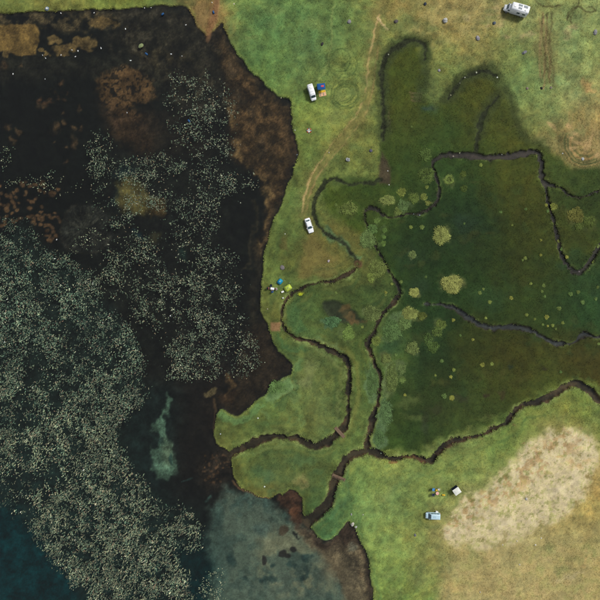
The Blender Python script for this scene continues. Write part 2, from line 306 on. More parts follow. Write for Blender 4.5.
# worn wheel ruts on the right
for k, (dx, o) in enumerate([(0,.55),(3,.5),(5,.45),(7,.5),(9,.6),(12,.4),(-3,.45),(14,.4)]):
    p_line([(541 + dx * 0.6 + 2 * math.sin(b_ * .11 + k * 1.7) + .04 * (b_ - 12), b_, 1 + .4 * math.sin(b_ * .3 + k)) for b_ in range(12 + 3 * k % 7, 90 - 5 * k % 11, 7)], (74,66,40) if k % 2 else (150,126,86), 0.9, min(1, o * 2.0))
p_poly([(538,22),(553,22),(556,60),(556,88),(544,88),(538,55)], (108,98,60), 4, 0.45)
for k in range(9):
    r0 = 9 + 2.3 * k; p_ring(584 + .4 * k, 142 - .3 * k, r0, .9, (160,132,88) if k % 2 else (74,78,42), 30 + 6 * k, 190 - 4 * k, .55)
    p_line([(566 + 3.4 * k, 112 + k, .8), (563 + 4.2 * k, 126, .9), (568 + 4 * k, 140 + k, .8)], (170,138,94) if k % 3 else (84,82,46), .8, .4)
for pts in [[(535,0,1.2),(540,4,1.4),(550,7,1.6),(560,6,1.4)],[(567,20,1.2),(567,14,1.2),(572,8,1.2),(579,6,1.3),(584,11,1.4),(590,14,1.4),(595,12,1.2)],[(571,24,1.4),(570,18,1.2),(573,12,1)],[(579,0,1),(578,6,1.2),(570,12,1.2),(567,20,1.2)],[(586,8,1),(592,6,1),(596,11,1.2)]]:
    p_line(pts, (72,68,38), 0.9, 0.9)
for (r, o, c) in [(13,.5,(78,82,46)),(15.5,.5,(150,118,76)),(18,.6,(70,78,44)),(21,.6,(68,76,42)),(24,.4,(96,88,52)),(27,.3,(78,84,48))]:
    p_ring(586, 143, r, 1.2, c, 40, 205, min(1, o * 1.6))
p_poly([(560,118),(580,132),(600,122),(640,118),(640,150),(600,158),(585,152),(570,150),(562,135)], (142,120,78), 5, 0.4, 3, 0.2, patchy)
for q in [(574,134,5,2,20),(571,138,3,1.6,10),(573,148,5,1.8,-8),(578,143,6,2,20),(569,126,3,1.5,40),(586,146,3,6,10),(591,141,2,7,10),(597,154,4,3,0),(552,126,6,2,35)]:
    p_ell(q[0],q[1],q[2],q[3],(184,152,106),0.45,0.65,q[4],1,0.1)
p_line([(508,131,1.6),(517,123,1.6),(526,117,1.6),(534,115,1.6)], (74,76,40), 1, 0.5); p_line([(514,128,1),(521,124,1.2)], (128,124,74), .7, .6)
# sandy knoll
SAND = [(447,528),(449,512),(460,500),(472,490),(490,482),(505,468),(520,450),(535,440),(550,433),(570,430),(590,434),(597,447),(595,465),(592,485),(580,500),(565,515),(545,526),(530,536),(505,546),(480,549),(460,547),(449,540)]
p_poly(SAND, (170,150,100), 22, 0.75, 3, 0.15)
p_poly(SAND, (200,182,144), 5, 0.92, 3, 0.2, sm(-.75, -.05, n_mid + .7 * n_mid2 + .5 * n_sp + .05 * np.clip(-poly_sd(SAND, X, Y), 0, 30)))
sdn = poly_sd(SAND, WX3, WY3); insand = sm(4, -4, sdn)
p_poly(SAND, (150,146,86), 3, 0.55, 3, 0.15, sm(0.25, 0.7, fbm(X, Y, 4.5, 3, 41)) * sm(-10, 10, Y - 470 + 0.2 * (X - 520)))
p_poly(SAND, (118,122,68), 2, 0.45, 3, 0.2, sm(0.35, 0.8, n_sp + .3 * n_mid))
p_poly(SAND, (226,208,176), 2, 0.5, 3, 0.2, sm(0.35, 0.8, -n_sp + .3 * n_mid2))
p_poly(SAND, (166,130,86), 5, 0.6, 3, 0.15, sm(0.0, 0.5, fbm(X, Y, 4, 3, 42)) * sm(1.0, 0.2, np.abs((Y - 470) + 0.72 * (X - 525)) / 26))
p_poly(SAND, (116,118,64), 2, 0.5, 3, 0.2, sm(0.55, 0.85, fbm(X, Y, 2.6, 2, 43)))
for q in [(574,440,6,4),(581,448,4,4),(556,492,14,8),(575,480,8,5),(522,462,5,5),(470,505,8,8),(455,525,6,10),(500,520,12,8),(580,470,6,6),(478,545,20,4)]:
    p_ell(*q, (212,194,160), 0.6, 0.6, 0, 3, 0.15, patchy2)
p_ell(578,462,10,6,(172,132,86),0.6,0.5,0,3,.15,patchy)
drym = sm(430, 470, X) * sm(530, 560, Y)
w_all = window(420, 660, 500, 660)
mixin(w_all, (sm(430, 470, X) * sm(515, 555, Y + .25 * (X - 520)) * .5)[w_all], (172,158,108), 0.12)
mixin(w_all, (drym * sm(0.2, 0.6, n_mid2) * 0.4)[w_all], (176,152,106), 0.1)
mixin(w_all, (drym * sm(0.2, 0.6, n_mid) * 0.35)[w_all], (124,124,72), 0.1)
p_line([(557,583,3),(566,580,4),(574,576,4),(582,572,2)], (186,168,126), 2, 0.6, 3)
p_line([(581,566,2),(588,556,2),(594,546,2)], (182,150,100), 1.6, 0.6, 3)
# earth patches, worn bank path, tussock strips
p_line([(312,345,2),(330,342,3),(345,350,3.5),(355,360,4),(358,376,4),(358.5,398,4),(354,420,4),(342,442,4)], (112,112,56), 2.2, 0.6)
p_line([(268,318,2),(262,300,3),(264,270,3),(268,250,3),(276,228,3),(286,206,3)], (108,120,62), 2, 0.45)
p_line([(274,262,4),(278,245,6),(285,228,7),(290,215,4)], (64,80,42), 3, 0.45); p_ell(284,243,4,6,(88,76,42),.6,.6)
p_poly([(383,152),(388,160),(391,175),(391,184),(379,184),(379,170)], (70,58,46), 2, 0.85, 1, 0.15)
p_ell(384,124,2.5,6,(104,92,78),0.5,0.8,0,3,.25); p_ell(389,116,1.5,4,(124,104,78),0.5,0.7,0,3,.25)
for k in range(5): p_line([(410+k*0.5, 92+2.0*k, 0.8), (416, 93.5+1.9*k, 1), (423-k*0.6, 92.5+2.0*k, 0.8)], (134,104,88) if k % 2 == 0 else (78,62,44), 0.6, 0.75)
p_ell(427,110,5,2.5,(58,66,64),0.5,0.8); p_ell(427,110,9,5,(50,78,56),.6,.5)
p_ell(482,121,2.5,6,(48,74,62),0.6,0.7,15)
p_ell(298,480,8,5,(146,132,84),0.6,0.5,0,3,.15,patchy2); p_ell(303,485,4,3,(160,136,90),0.6,0.5)
for q in [(410,255,14,12,(34,52,29)),(465,225,12,10,(35,52,37)),(418,285,12,8,(36,52,32)),(424,416,5,7,(40,44,26)),(436,408,7,4,(48,50,30)),(424,428,4,8,(48,58,36)),(512,368.5,3.5,1.6,(34,46,36)),(546,370,3,2,(46,42,30)),(488.5,393.5,3,2.6,(48,34,28)),(504,394,3,5,(58,48,30)),(392,345,10,14,(40,66,44)),(488,300,20,14,(40,62,34)),(458,398,9,4,(50,52,34))]:
    p_ell(q[0],q[1],q[2],q[3],q[4],0.6,0.6,0,3,0.08)
for k in range(70):   # brownish sedge flecks through the wet meadow
    x0, y0 = rng.uniform(400, 600), rng.uniform(180, 400)
    p_ell(x0, y0, rng.uniform(2, 7), rng.uniform(1.5, 5), [(72,70,32),(64,64,30),(44,66,40),(50,70,36)][k % 4], 0.7, 0.35)
for (off, wv_, colr, o) in [(7, 1.6, (112,116,60), .35), (11, 2.0, (62,84,48), .3), (15, 1.8, (104,114,60), .28)]:
    band = sm(wv_ + 1, 0, np.abs(D_WET - off + 2.5 * n_big)) * (DL > 6) * (1 - mm) * sm(-.3, .3, fbm(X, Y, 25, 3, 81))
    C += (np.array(colr, float) - C) * (band * o)[..., None]
# rush-dark fringe outside the old bends
dfr = D_DRY
fr = sm(9, 1, np.abs(dfr)) * (DL > 4) * sm(150, 130, Y) * sm(350, 375, X)
C += (np.array((54,62,32.)) * landvar[..., None] - C) * (fr * 0.75)[..., None]
p_line([(383,150,2),(383,100,3),(384,64,5),(392,50,6),(404,43,6),(416,39,7),(426,46,9),(427,60,10),(425,80,10),(421,98,8)], (50,60,29), 4, .7, 3, .12)
p_line([(430,110,4),(447,99,5),(462,80,7),(478,71,8),(497,75,9),(508,88,10),(512,106,10),(514,124,9),(528,142,8),(548,150,6)], (52,60,29), 5, .7, 3, .12)
p_line([(325,186,3),(335,177,5),(350,181,5),(372,179,5)], (58,74,36), 3, .6, 3, .1)
p_line([(313,215,4),(318,226,4),(330,236,4),(345,248,4)], (56,74,38), 3, .5, 3, .1)
# pale sedge masses on the west side of the wet meadow and along the inner stream
SEDGE = [([(384,328),(392,318),(400,312),(410,318),(404,330),(398,340),(388,344),(380,340)], (92,112,70)), ([(366,372),(371,366),(378,378),(378,392),(374,402),(367,402),(365,388)], (92,114,74)),
 ([(384,365),(392,362),(398,368),(394,380),(388,395),(384,400),(383,385)], (96,110,68)), ([(380,402),(387,398),(393,404),(390,418),(386,428),(384,444),(374,448),(373,440),(377,422)], (92,116,78)),
 ([(386,449),(398,455),(386,456)], (122,132,72)), ([(325,318),(334,316),(340,322),(336,328),(327,325)], (84,116,80)), ([(345,326),(351,328),(354,336),(348,341),(343,336)], (98,116,66)),
 ([(364,308),(372,305),(380,311),(379,319),(371,322),(364,318)], (100,112,72)), ([(322,226),(332,230),(340,236),(350,247),(360,258),(356,260),(346,250),(334,240),(326,234)], (86,110,72)),
 ([(346,248),(356,258),(356,262),(348,254)], (92,114,74)), ([(262,390),(272,382),(284,377),(292,380),(293,390),(282,396),(272,400),(266,398)], (104,130,80)), ([(216,416),(226,410),(238,418),(250,412),(262,400),(266,404),(254,416),(238,424),(222,422)], (92,120,70))]
for poly, c in SEDGE: p_poly(poly, c, 1.8, 0.85, 3, 0.2)
p_poly([(263,394),(270,386),(280,379),(288,379),(293,384),(292,392),(284,396),(274,399),(266,400)], (110,134,84), 1.2, .8, 1, .12)
p_line([(294,377,1.5),(297,384,2.5),(296,394,2.5),(288,400,2),(276,404,2)], (58,82,48), 1.6, .7, 3)
p_poly([(284,306),(292,298),(300,300),(298,318),(304,332),(296,334),(288,326),(284,316)], (64,96,56), 3, .6)
p_line([(290,330,2),(296,322,3),(302,310,3),(312,303,3)], (88,108,58), 2, .45, 3)
p_line([(276,336,2),(282,346,3),(292,352,3),(304,352,3)], (58,92,56), 2.5, .6, 3)
p_line([(306,348,2),(320,352,3),(334,360,3),(342,368,2.5),(343,384,2.5),(342,404,2.5),(338,422,2)], (114,122,72), 2, .55, 3)
p_line([(299,345,1.4),(312,347,1.4),(326,354,1.6),(338,361,1.8)], (104,120,70), 1.2, .6)
p_line([(316,336,2),(330,342,2.5),(346,352,2.5)], (92,112,72), 1.6, .6, 3)
p_ell(308,372,5,12,(112,118,76),.6,.5,15); p_ell(303,385,7,6,(118,116,80),.6,.35); p_ell(296,368,4,8,(100,130,80),.6,.5,20)
p_line([(236,458,2),(250,452,2.5),(266,446,2.5),(284,443,2.5),(300,448,2.5)], (102,118,68), 1.6, .55, 3)
p_line([(222,446,2),(236,444,2.5),(252,436,2.5),(270,430,2.5),(290,431,2)], (112,120,66), 1.8, .55, 3)
p_ell(268,476,9,6,(60,92,66),.6,.5,30); p_ell(255,470,8,5,(58,88,60),.6,.4,40); p_ell(300,462,12,4,(64,92,58),.6,.45,-10)
p_line([(338,486,2),(335,500,2.5),(328,512,3)], (88,118,72), 2, .5, 3); p_line([(350,470,3),(347,486,4),(344,505,4),(336,522,4)], (74,108,70), 3, .5, 3)
p_line([(356,500,4),(352,512,3),(357,524,3),(366,545,3),(374,565,3),(378,600,3)], (84,116,66), 2.5, .5, 3)
for k in range(26):
    x0, y0 = rng.uniform(262, 300), rng.uniform(355, 425)
    p_ell(x0, y0, rng.uniform(2, 5), rng.uniform(2, 4), (104,128,78) if k % 2 else (72,98,56), 0.6, 0.45)
for k in range(40):
    x0, y0 = rng.uniform(235, 330), rng.uniform(450, 520)
    p_ell(x0, y0, rng.uniform(3, 9), rng.uniform(2, 5), [(92,112,64),(60,90,58),(78,100,56)][k % 3], 0.7, 0.3)
for k in range(120):
    x0, y0 = rng.uniform(222, 600), rng.uniform(0, 150)
    p_ell(x0, y0, rng.uniform(3, 10), rng.uniform(2, 6), [(120,128,74),(78,100,58),(104,118,66)][k % 3], 0.7, 0.28, 0, 3, 0.1, 1 - mm)
for k in range(60):
    x0, y0 = rng.uniform(365, 600), rng.uniform(400, 600)
    p_ell(x0, y0, rng.uniform(3, 12), rng.uniform(2, 6), [(132,138,82),(94,116,64),(120,124,72)][k % 3], 0.7, 0.28, rng.uniform(-40, 0), 3, 0.1, 1 - insand)
p_line([(380,505,4),(388,496,5),(400,486,5),(420,474,4)], (90,116,72), 5, 0.35, 3)
for k in range(8): p_ell(470+rng.uniform(-25,75)*1.2, 468-rng.uniform(0,60), 2.2, 1.3, (128,96,66), .6, .5)
p_line([(440,525,3),(428,528,5),(420,522,4)], (78,98,58), 3, 0.4)
# pale grassy lips of the banks
lip = sm(3.2, 1.4, D_WET) * sm(-0.2, 0.8, D_WET) * (DL > 1)
C += (np.array((112,122,70.)) * landvar[..., None] - C) * (lip * 0.75 * sm(-0.4, 0.4, n_mid2))[..., None]
lip2 = sm(3.5, 1.2, DL) * sm(0.2, 1.0, DL)
C += (np.array((118,124,64.)) * landvar[..., None] - C) * (lip2 * 0.4)[..., None]
lip3 = sm(2.4, 1.0, D_MARSH) * sm(-0.2, 0.6, D_MARSH) * sm(0.1, 0.5, n_mid)
C += (np.array((92,104,56.)) * landvar[..., None] - C) * (lip3 * 0.5)[..., None]

YG, PG, OG, TG = (134,136,82), (112,124,80), (98,108,64), (84,112,76)
SHRUBS = [
 (441.5,235.5,8,YG,1.2,8.5,0,'triangular pale yellow green shrub alone in the dark meadow'),
 (451.8,284,10,(146,144,88),1.3,8.5,0,'largest pale yellow shrub alone in the middle of the dark meadow'),
 (412.5,254.5,3.6,PG,1,None,.7,'small ring shaped shrub between the ditch loop and the big yellow shrub'),
 (414,292.3,5,(142,142,84),1.2,4.4,0,'yellow shrub just right of the stream end'),
 (425.5,154.5,6,(88,104,60),.6,None,0,'faint green shrub above the upper ditch corner'),
 (426.5,175,7.5,(92,106,60),.7,None,.6,'faint ring shaped shrub left of the upper ditch'),
 (449,179.6,4.6,(112,124,70),1.1,None,.8,'bright ring shaped shrub right of the upper ditch'),
 (463.5,173.8,3,(88,98,52),.7,None,0,'small olive shrub right of the ring shaped shrub'),
 (464,188.5,3.4,(80,92,50),.6,None,0,'small faint shrub below the small olive shrub'),
 (401.5,192,4,(124,130,70),.9,None,0,'yellowish shrub at the left tip of the ditch loop'),
 (414,198,5,(100,112,62),.8,None,0,'olive green shrub inside the ditch loop'),
 (424,197,3.2,(122,128,70),.9,None,0,'small yellow shrub inside the ditch loop near the ditch'),
 (403,206,5,(98,116,76),.8,6,0,'grey green shrub at the lower left of the ditch loop'),
 (428,203,2.6,(112,116,66),.9,None,0,'small olive shrub at the inner bend of the ditch loop'),
 (349,208.5,8,(112,122,70),.6,6.5,0,'wide feathery pale shrub east of the white saloon'),
 (387.5,200,7.5,(122,128,78),1.0,4.6,.3,'flat pale shrub above the small hooked ditch'),
 (398.5,211,4,(104,114,66),.8,None,0,'pale shrub right of the small hooked ditch'),
 (372.5,229.5,5,(94,116,70),.8,None,0,'green shrub below the small hooked ditch'),
 (377,221,3,(100,118,66),.8,None,0,'small green shrub under the hook of the ditch'),
 (367.5,239.5,7.5,(104,120,76),1.0,8.5,0,'big streaky grey green shrub on the west edge of the ditch'),
 (378,269,8.5,(108,116,68),1.0,8.5,0,'big olive shrub west of the thin ditch above the stream end'),
 (371,277.5,3.6,(122,132,72),1.0,5,0,'yellow green shrub left under the big olive shrub'),
 (383.5,243.5,2.6,(96,116,64),1,None,0,'lowest of three small round shrubs right of the thin ditch'),
 (384,237,2,(88,108,60),1,None,0,'middle of three small round shrubs right of the thin ditch'),
 (384.5,230,2.4,(88,108,60),1,None,0,'topmost of three small round shrubs right of the thin ditch'),
 (372,313.5,8.5,(110,120,76),.9,7,0,'round feathery shrub between the dark hollow and the stream'),
 (332.5,321.5,7.5,(88,118,84),1.0,5,0,'blue green shrub below the dark hollow'),
 (348.5,333.5,5.5,(108,126,70),1.0,7,0,'ragged green shrub right below the blue green shrub'),
 (392,331,9,(94,116,74),.8,11,0,'tall grey green sedge clump east of the stream bend'),
 (376,341,4.4,(114,124,68),.9,None,0,'yellow green shrub at the narrow bend of the stream'),
 (386.5,358.5,4.6,(110,118,72),1.0,None,0,'round olive shrub right of the stream below its bend'),
 (372.5,382,5.5,(96,118,76),.8,14,0,'long grey green sedge clump left of the stream'),
 (392,378,5.5,(104,116,70),.8,14,0,'long olive sedge clump right of the stream'),
 (410,313.5,7.5,(136,140,84),1.2,6,0,'bright yellow green shrub at the start of the grey stream'),
 (422,316,4,(98,104,56),.8,None,0,'dull olive shrub right of the bright yellow green shrub'),
 (404,324,6.5,(104,122,76),1,6,0,'grey green shrub below the bright yellow green shrub'),
 (441,325,5,(100,112,62),.9,None,.6,'olive ring shaped shrub at the top of the faint shrub chain'),
 (437.5,332,5,(88,102,58),.6,None,0,'second faint shrub from the top of the shrub chain'),
 (428.5,339,4.6,(84,102,60),.6,6,0,'leftmost faint shrub of the shrub chain'),
 (433.5,347,5.5,(84,102,58),.6,None,0,'lowest faint shrub of the shrub chain'),
 (412.5,348.5,6,(106,116,72),1.1,None,.5,'round pale shrub alone left of the shrub chain'),
 (402,369,4,(104,118,76),.9,5,0,'grey green shrub right of the long olive sedge clump'),
 (402.5,380,3.2,(104,120,70),.9,None,0,'small green shrub below the grey green shrub by the sedge'),
 (576,215,8,(112,108,62),.7,7,0,'wide tan shrub inside the right hand ditch bend'),
 (590,222,5.5,(94,104,58),.7,6,0,'olive shrub right of the wide tan shrub'),
 (579,226,4,(88,98,54),.6,None,0,'small faint shrub below the wide tan shrub'),
 (554,206.5,3.2,(122,124,66),1,None,0,'yellow shrub at the ditch corner near the right'),
 (386,413,6,(96,118,80),.8,13,0,'long pale sedge clump east of the lower stream branch'),
 (379.5,438,5,(94,118,78),.8,8,0,'pale sedge clump at the fork of the streams'),
 (390,452,6,(124,134,74),.9,2.4,0,'yellow sedge fringe on the bank right of the stream fork'),
 (278,388,9,(106,132,82),.7,7,0,'broad bright green sedge bed on the tip of the lake inlet'),
 (300.3,294.3,2.4,(176,180,54),1.2,1.3,0,'bright yellow tussock on the bank below the lime tent')]
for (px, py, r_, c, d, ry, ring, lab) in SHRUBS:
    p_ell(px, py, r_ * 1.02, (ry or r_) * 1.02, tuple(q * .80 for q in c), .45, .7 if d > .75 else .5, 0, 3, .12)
# ---- lake bed
LB = np.zeros_like(C); LANDC = C; C = LB
C[:] = np.array((19, 21, 18.))
wv = window(-3400, 3400, -3400, 3400)
mixin(wv, sm(330, 560, Y - 0.55 * X), (7,46,49), 0.05)
mixin(wv, sm(60, 0, np.hypot((X - 200) / 1.0, (Y - 420) / 1.6) - 30) * 0.8, (32,28,25), 0.06)
p_poly([(110,395),(165,380),(180,400),(170,480),(150,500),(120,470)], (27,40,38), 15, 0.7)
p_poly([(-60,12),(0,12),(120,8),(116,24),(90,30),(60,28),(30,26),(-60,28)], (78,66,46), 4, 0.85, 3, 0.35, sm(-.55,.15,n_mid))
p_poly([(120,8),(190,5),(222,30),(235,60),(225,95),(170,75),(130,60),(115,30)], (44,40,32), 10, 0.8, 3, 0.3)
p_poly([(130,50),(160,40),(195,60),(215,90),(180,100),(150,80)], (56,48,34), 8, 0.6, 3, 0.4, patchy)
p_poly([(-60,52),(120,56),(220,95),(210,120),(120,72),(-60,84)], (40,38,31), 9, .8, 3, .3)
p_poly([(100,10),(225,8),(236,60),(228,110),(150,70),(105,50)], (50,45,36), 9, .75, 3, .45, sm(-.5,.3,n_mid2))
p_poly([(100,150),(230,150),(245,260),(240,360),(150,380),(95,300)], (27,28,24), 20, .7, 3, .3)
OCH = (120,95,54)
p_poly([(-200,24),(0,24),(12,22),(34,23),(38,30),(37,40),(34,48),(33,53),(22,54),(10,52),(0,50),(-200,52)], OCH, 1.0, 1, 1, 0.05)
for q in [(50,38,7,4.5),(62,47,9,5),(72,42,6,6),(83,41,9.5,6.5),(40,50,4,2.5),(46,51.5,4,2),(95,22,8,6),(107,20,10,5),(2,55,4,3.5),(58,51,6,4)]:
    p_ell(*q, (104,84,52), 0.22, 0.9, 0, 3, 0.12)
BRN = (92,69,45)
p_poly([(90,78),(105,70),(120,66),(140,70),(152,78),(153,90),(147,98),(135,101),(128,108),(140,112),(133,120),(122,116),(110,110),(100,100),(94,90)], BRN, 3, 0.95, 3, 0.14)
p_poly([(96,100),(128,110),(148,112),(160,130),(150,152),(130,150),(112,140),(100,120)], (62,46,33), 10, 0.85, 3, 0.25)
p_poly([(140,110),(200,100),(210,150),(170,160),(150,150)], (40,34,28), 10, 0.6, 3, 0.2)
p_poly([(88,66),(155,66),(156,100),(140,122),(100,112)], (30,26,22), 2, 0.8, 3, 0.1, sm(0.30, 0.5, fbm(X, Y, 2.6, 2, 51)))
p_line([(106,84,1),(112,92,2),(124,98,1.6),(136,103,1.4),(142,96,1)], (28,24,20), 0.9, 0.9, 3)
p_ell(110,91,3,2.5,(26,24,20),.4,.9)
for q in [(52,92,8,6),(45,95,5,5),(60,86,5,5),(40,94,3,3)]: p_ell(*q, (76,54,37), 0.3, 0.8, 0, 3, 0.3, patchy)
for (bx, by, r) in [(41,101,3),(5,128,2.6),(15,128,2.4),(10,139,2.2),(51,126,4),(62,121,2),(69,129,2.8),(78,126,2.2),(61,143.5,2.2),(70,140,3.4),(75.5,105,2),(62,108,1.6),(47,138,1.2),(61,161,2.2),(77,131,2),(3,66,3),(20,66,1.5)]:
    p_ell(bx, by, r, r * 1.2, (84,64,44), 0.7, 0.8, 0, 3, 0.25)
# cell-like brown weed rafts at the left edge
cx_, cy_ = rng.uniform(-60, 75, 420), rng.uniform(172, 262, 420)
for a, b in zip(cx_, cy_):
    t = poly_sd([(-80,196),(0,184),(14,178),(30,182),(42,178),(60,180),(62,190),(38,198),(40,206),(52,206),(56,222),(52,244),(46,244),(38,230),(24,218),(0,226),(-80,230)], np.array([[a]]), np.array([[b]]))[0, 0]
    if t < 0: p_ell(a, b, rng.uniform(1.4, 2.6), rng.uniform(1.2, 2.2), (96,71,49), 0.35, 0.85, 0, 1, 0.18)
p_poly([(-60,236),(0,232),(20,220),(45,248),(98,295),(138,345),(141,385),(120,420),(122,455),(143,490),(196,518),(200,546),(175,550),(190,600),(190,640),(96,640),(56,566),(12,512),(-60,490)], (29,40,36), 8, 0.8)
# sunken brush disc
p_ell(82,228,26,26,(38,38,34),0.08,0.9,0,3,0.5); p_ring(82,228,25.3,1.2,(66,58,46),20,250,0.4)
for k in range(90):
    a = rng.uniform(0, 6.28); r0, r1 = rng.uniform(2, 14), rng.uniform(14, 25)
    p_line([(82+r0*math.cos(a), 228+r0*math.sin(a), .6), (82+r1*math.cos(a+rng.uniform(-.3,.3)), 228+r1*math.sin(a+rng.uniform(-.2,.2)), .5)], (70,68,58) if k % 2 else (20,21,19), 0.7, 0.8, 0, 0, None, 0)
# ochre pool among the leaves
p_ell(122,172,12,7,(28,40,40),0.6,0.9); p_ell(116,196,7,10,(26,40,42),.6,.8)
p_poly([(114,182),(122,177),(134,178),(142,186),(146,196),(150,208),(140,214),(124,212),(116,203)], (100,90,52), 4, 0.95, 3, 0.06)
p_ell(155,207,8,9,(90,72,42),0.4,0.85); p_ell(152,236,7,6,(62,58,40),0.6,0.7); p_ell(166,222,7,6,(44,50,44),.6,.6); p_ell(135,234,5,4,(30,54,60),.6,.7); p_ell(180,255,6,5,(36,60,52),.6,.6)
# brown eastern shallows with a tan outer rim
EASTSH = [(218,28),(226,40),(236,58),(250,75),(275,98),(289,105),(290,125),(298,150),(290,180),(283,200),(272,228),(264,258),(258,258),(262,232),(268,205),(265,188),(255,172),(241,165),(233,155),(230,140),(226,125),(228,108),(230,95),(226,80),(222,60),(216,42)]
p_poly(EASTSH, (70,54,36), 7, 0.95, 3, 0.3)
p_poly([(232,70),(250,80),(270,100),(285,112),(286,140),(280,165),(262,175),(245,150),(240,120),(230,95)], (86,65,42), 8, 0.7, 3, 0.3, patchy)
p_line([(228,104,2),(230,116,3),(233,130,7),(236,142,8),(238,154,7),(244,163,5),(252,170,4),(260,178,3),(267,190,3),(270,205,4),(268,220,3),(264,235,3),(262,256,2)], (114,90,58), 2.5, 0.8, 3, 0.15, sm(-0.5, 0.15, n_mid))
p_poly([(232,60),(226,80),(238,110),(252,120),(262,140),(258,160),(272,150),(262,120),(246,96)], (42,37,30), 7, 0.6, 3, 0.2, patchy2)
p_line([(292,120,5),(293,140,5),(294,155,5),(288,175,4)], (50,38,28), 3, 0.7)
p_line([(253,200,2.5),(254,215,3),(253,235,3),(250,255,4),(246,270,3)], (68,58,42), 2, 0.55, 3, 0.2)
p_line([(258,246,6),(258,275,6),(254,300,7),(252,330,8),(262,350,8)], (52,44,33), 9, 0.75, 3, 0.3)
p_poly([(246,330),(262,318),(272,345),(292,366),(284,376),(262,392),(246,410),(232,412),(226,404),(236,385),(240,360)], (50,40,30), 6, 0.85, 3, 0.2)
p_poly([(205,362),(236,370),(230,402),(214,412),(210,440),(200,430)], (34,28,23), 6, 0.7)
p_ell(211.5,395,4.6,5,(104,90,62),0.3,0.85); p_line([(225,374,5),(228,381,4),(231,388,4),(227,396,3)], (98,76,50), 1.5, 0.85, 3); p_ell(230,398,8,5,(66,48,34),.6,.7); p_line([(215,400,1.5),(216,412,1.5)], (96,78,54), 1, .7)
p_poly([(198,455),(226,450),(230,470),(226,486),(208,490),(196,475)], (46,38,31), 6, 0.7, 3, 0.35)
for k in range(40): p_ell(rng.uniform(203,229), rng.uniform(455,484), rng.uniform(.7,1.8), rng.uniform(.6,1.3), (92,68,48), .4, .7, 0, 1)
# pale sunken bank
p_poly([(166,396),(173,403),(170,411),(165,418),(162,426),(164,433),(167,442),(171,456),(175,467),(174,475),(167,482),(157,483),(153,476),(148,466),(147,456),(152,448),(155,440),(156,432),(150,430),(155,422),(163,413),(165,404)], (84,108,90), 2.2, 0.9, 3, 0.06)
p_ell(164,455,6,12,(104,114,90),.6,.5); p_ell(168,461,2.5,4,(44,66,60),0.4,0.8); p_line([(180,484,1),(186,482.5,1.4),(192,481,1)], (72,104,100), .8, .7); p_line([(206,503,1.6),(210,497,2)], (72,100,92), .9, .7); p_ell(158,442,4,2,(40,60,56),.5,.6)
# grey-teal southern bay
BAY = [(214,508),(228,488),(244,494),(268,502),(292,520),(312,538),(330,548),(352,560),(368,600),(372,900),(190,900),(206,600),(212,570),(208,540)]
p_poly(BAY, (98,110,96), 9, 0.95, 3, 0.04)
p_poly([(228,488),(250,496),(285,500),(300,522),(290,530),(262,512),(240,515),(222,510)], (52,70,66), 6, 0.7, 3, 0.12, patchy)
p_poly(BAY, (70,88,80), 6, 0.6, 3, 0.06, sm(0.05, 0.5, fbm(X, Y, 10, 4, 61)))
p_poly(BAY, (90,104,90), 6, 0.35, 3, 0.1, sm(0.0, 0.4, fbm(X, Y, 5, 4, 63)))
p_poly([(212,510),(222,506),(226,560),(224,600),(206,600),(210,560)], (52,74,70), 7, 0.5)
p_poly([(262,530),(290,532),(312,552),(330,575),(332,600),(280,600),(255,575)], (132,127,100), 12, 0.7, 3, 0.06, sm(-0.5, 0.2, n_big + n_mid * .5))
p_ell(262,532,8,7,(88,112,106),.6,.6); p_ell(330,566,12,16,(112,102,82),.7,.6)
for q in [(283,556.5,4,3.4),(288,559,3,2.4),(292.5,552,3,3),(264,563,2.4,4.6)]: p_ell(*q, (44,42,40), 0.25, 0.9, 0, 1)
for q in [(245,582,3.4,3),(263,584,3,3),(276,565,3,2),(294,569,4,3),(270,580,8,4),(304,574,4,6),(305,560,5,4),(231,562,5,8)]: p_ell(*q, (40,60,58), 0.5, 0.75, 0, 3)
p_ell(283.5,532,4.4,5,(78,64,50),0.3,0.85); p_ell(296.5,537.5,2.4,2,(34,36,34),0.4,0.9)
p_poly([(280,492),(296,488),(306,500),(308,520),(300,532),(294,524),(288,512),(280,504)], (76,52,39), 4, 0.85, 3, 0.15); p_ell(296,512,5,6,(112,70,46),.6,.5)
p_poly([(298,530),(314,536),(330,545),(346,532),(353,524),(360,540),(368,556),(372,600),(373,800),(344,800),(344,600),(334,575),(316,556),(304,545)], (114,98,76), 5, 0.9, 3, 0.18)
p_poly([(300,530),(330,543),(346,530),(352,523),(358,538),(345,546),(322,552)], (56,42,34), 6, 0.8, 3, 0.15)
p_line([(354,528,4),(361,545,5),(368,562,5),(370,600,5)], (58,46,36), 2.5, 0.7); p_ell(362,575,5,18,(112,90,66),.6,.4,0,3,.2,patchy2); p_ell(350,548,5,4,(84,88,80),.6,.5)
# dark undercut along the shore
bayq = sm(6, -14, poly_sd(BAY, X, Y)); C *= (1 + (0.20 * n_sp + 0.20 * n_mid + 0.12 * n_mid2) * (1 - .65 * bayq))[..., None]
C = np.clip(C * .97 - 6, 2.5, 255); LBED = C
m = sm(-0.5, 0.6, DL)
C = LBED + (LANDC - LBED) * m[..., None]
# bare bank earth
bank = sm(1.2, 0.1, np.abs(DL + 0.2)); C += (np.array((42,35,26.)) - C) * (bank * 0.35)[..., None]
p_line([(232,482,1.4),(240,489,1.8),(250,494.5,1.8),(258,498.5,1.6),(270,499,1.6)], (132,96,66), .8, .8); p_line([(214,400,1),(215,412,1.4),(213,432,1.2)], (96,70,48), .8, .6)
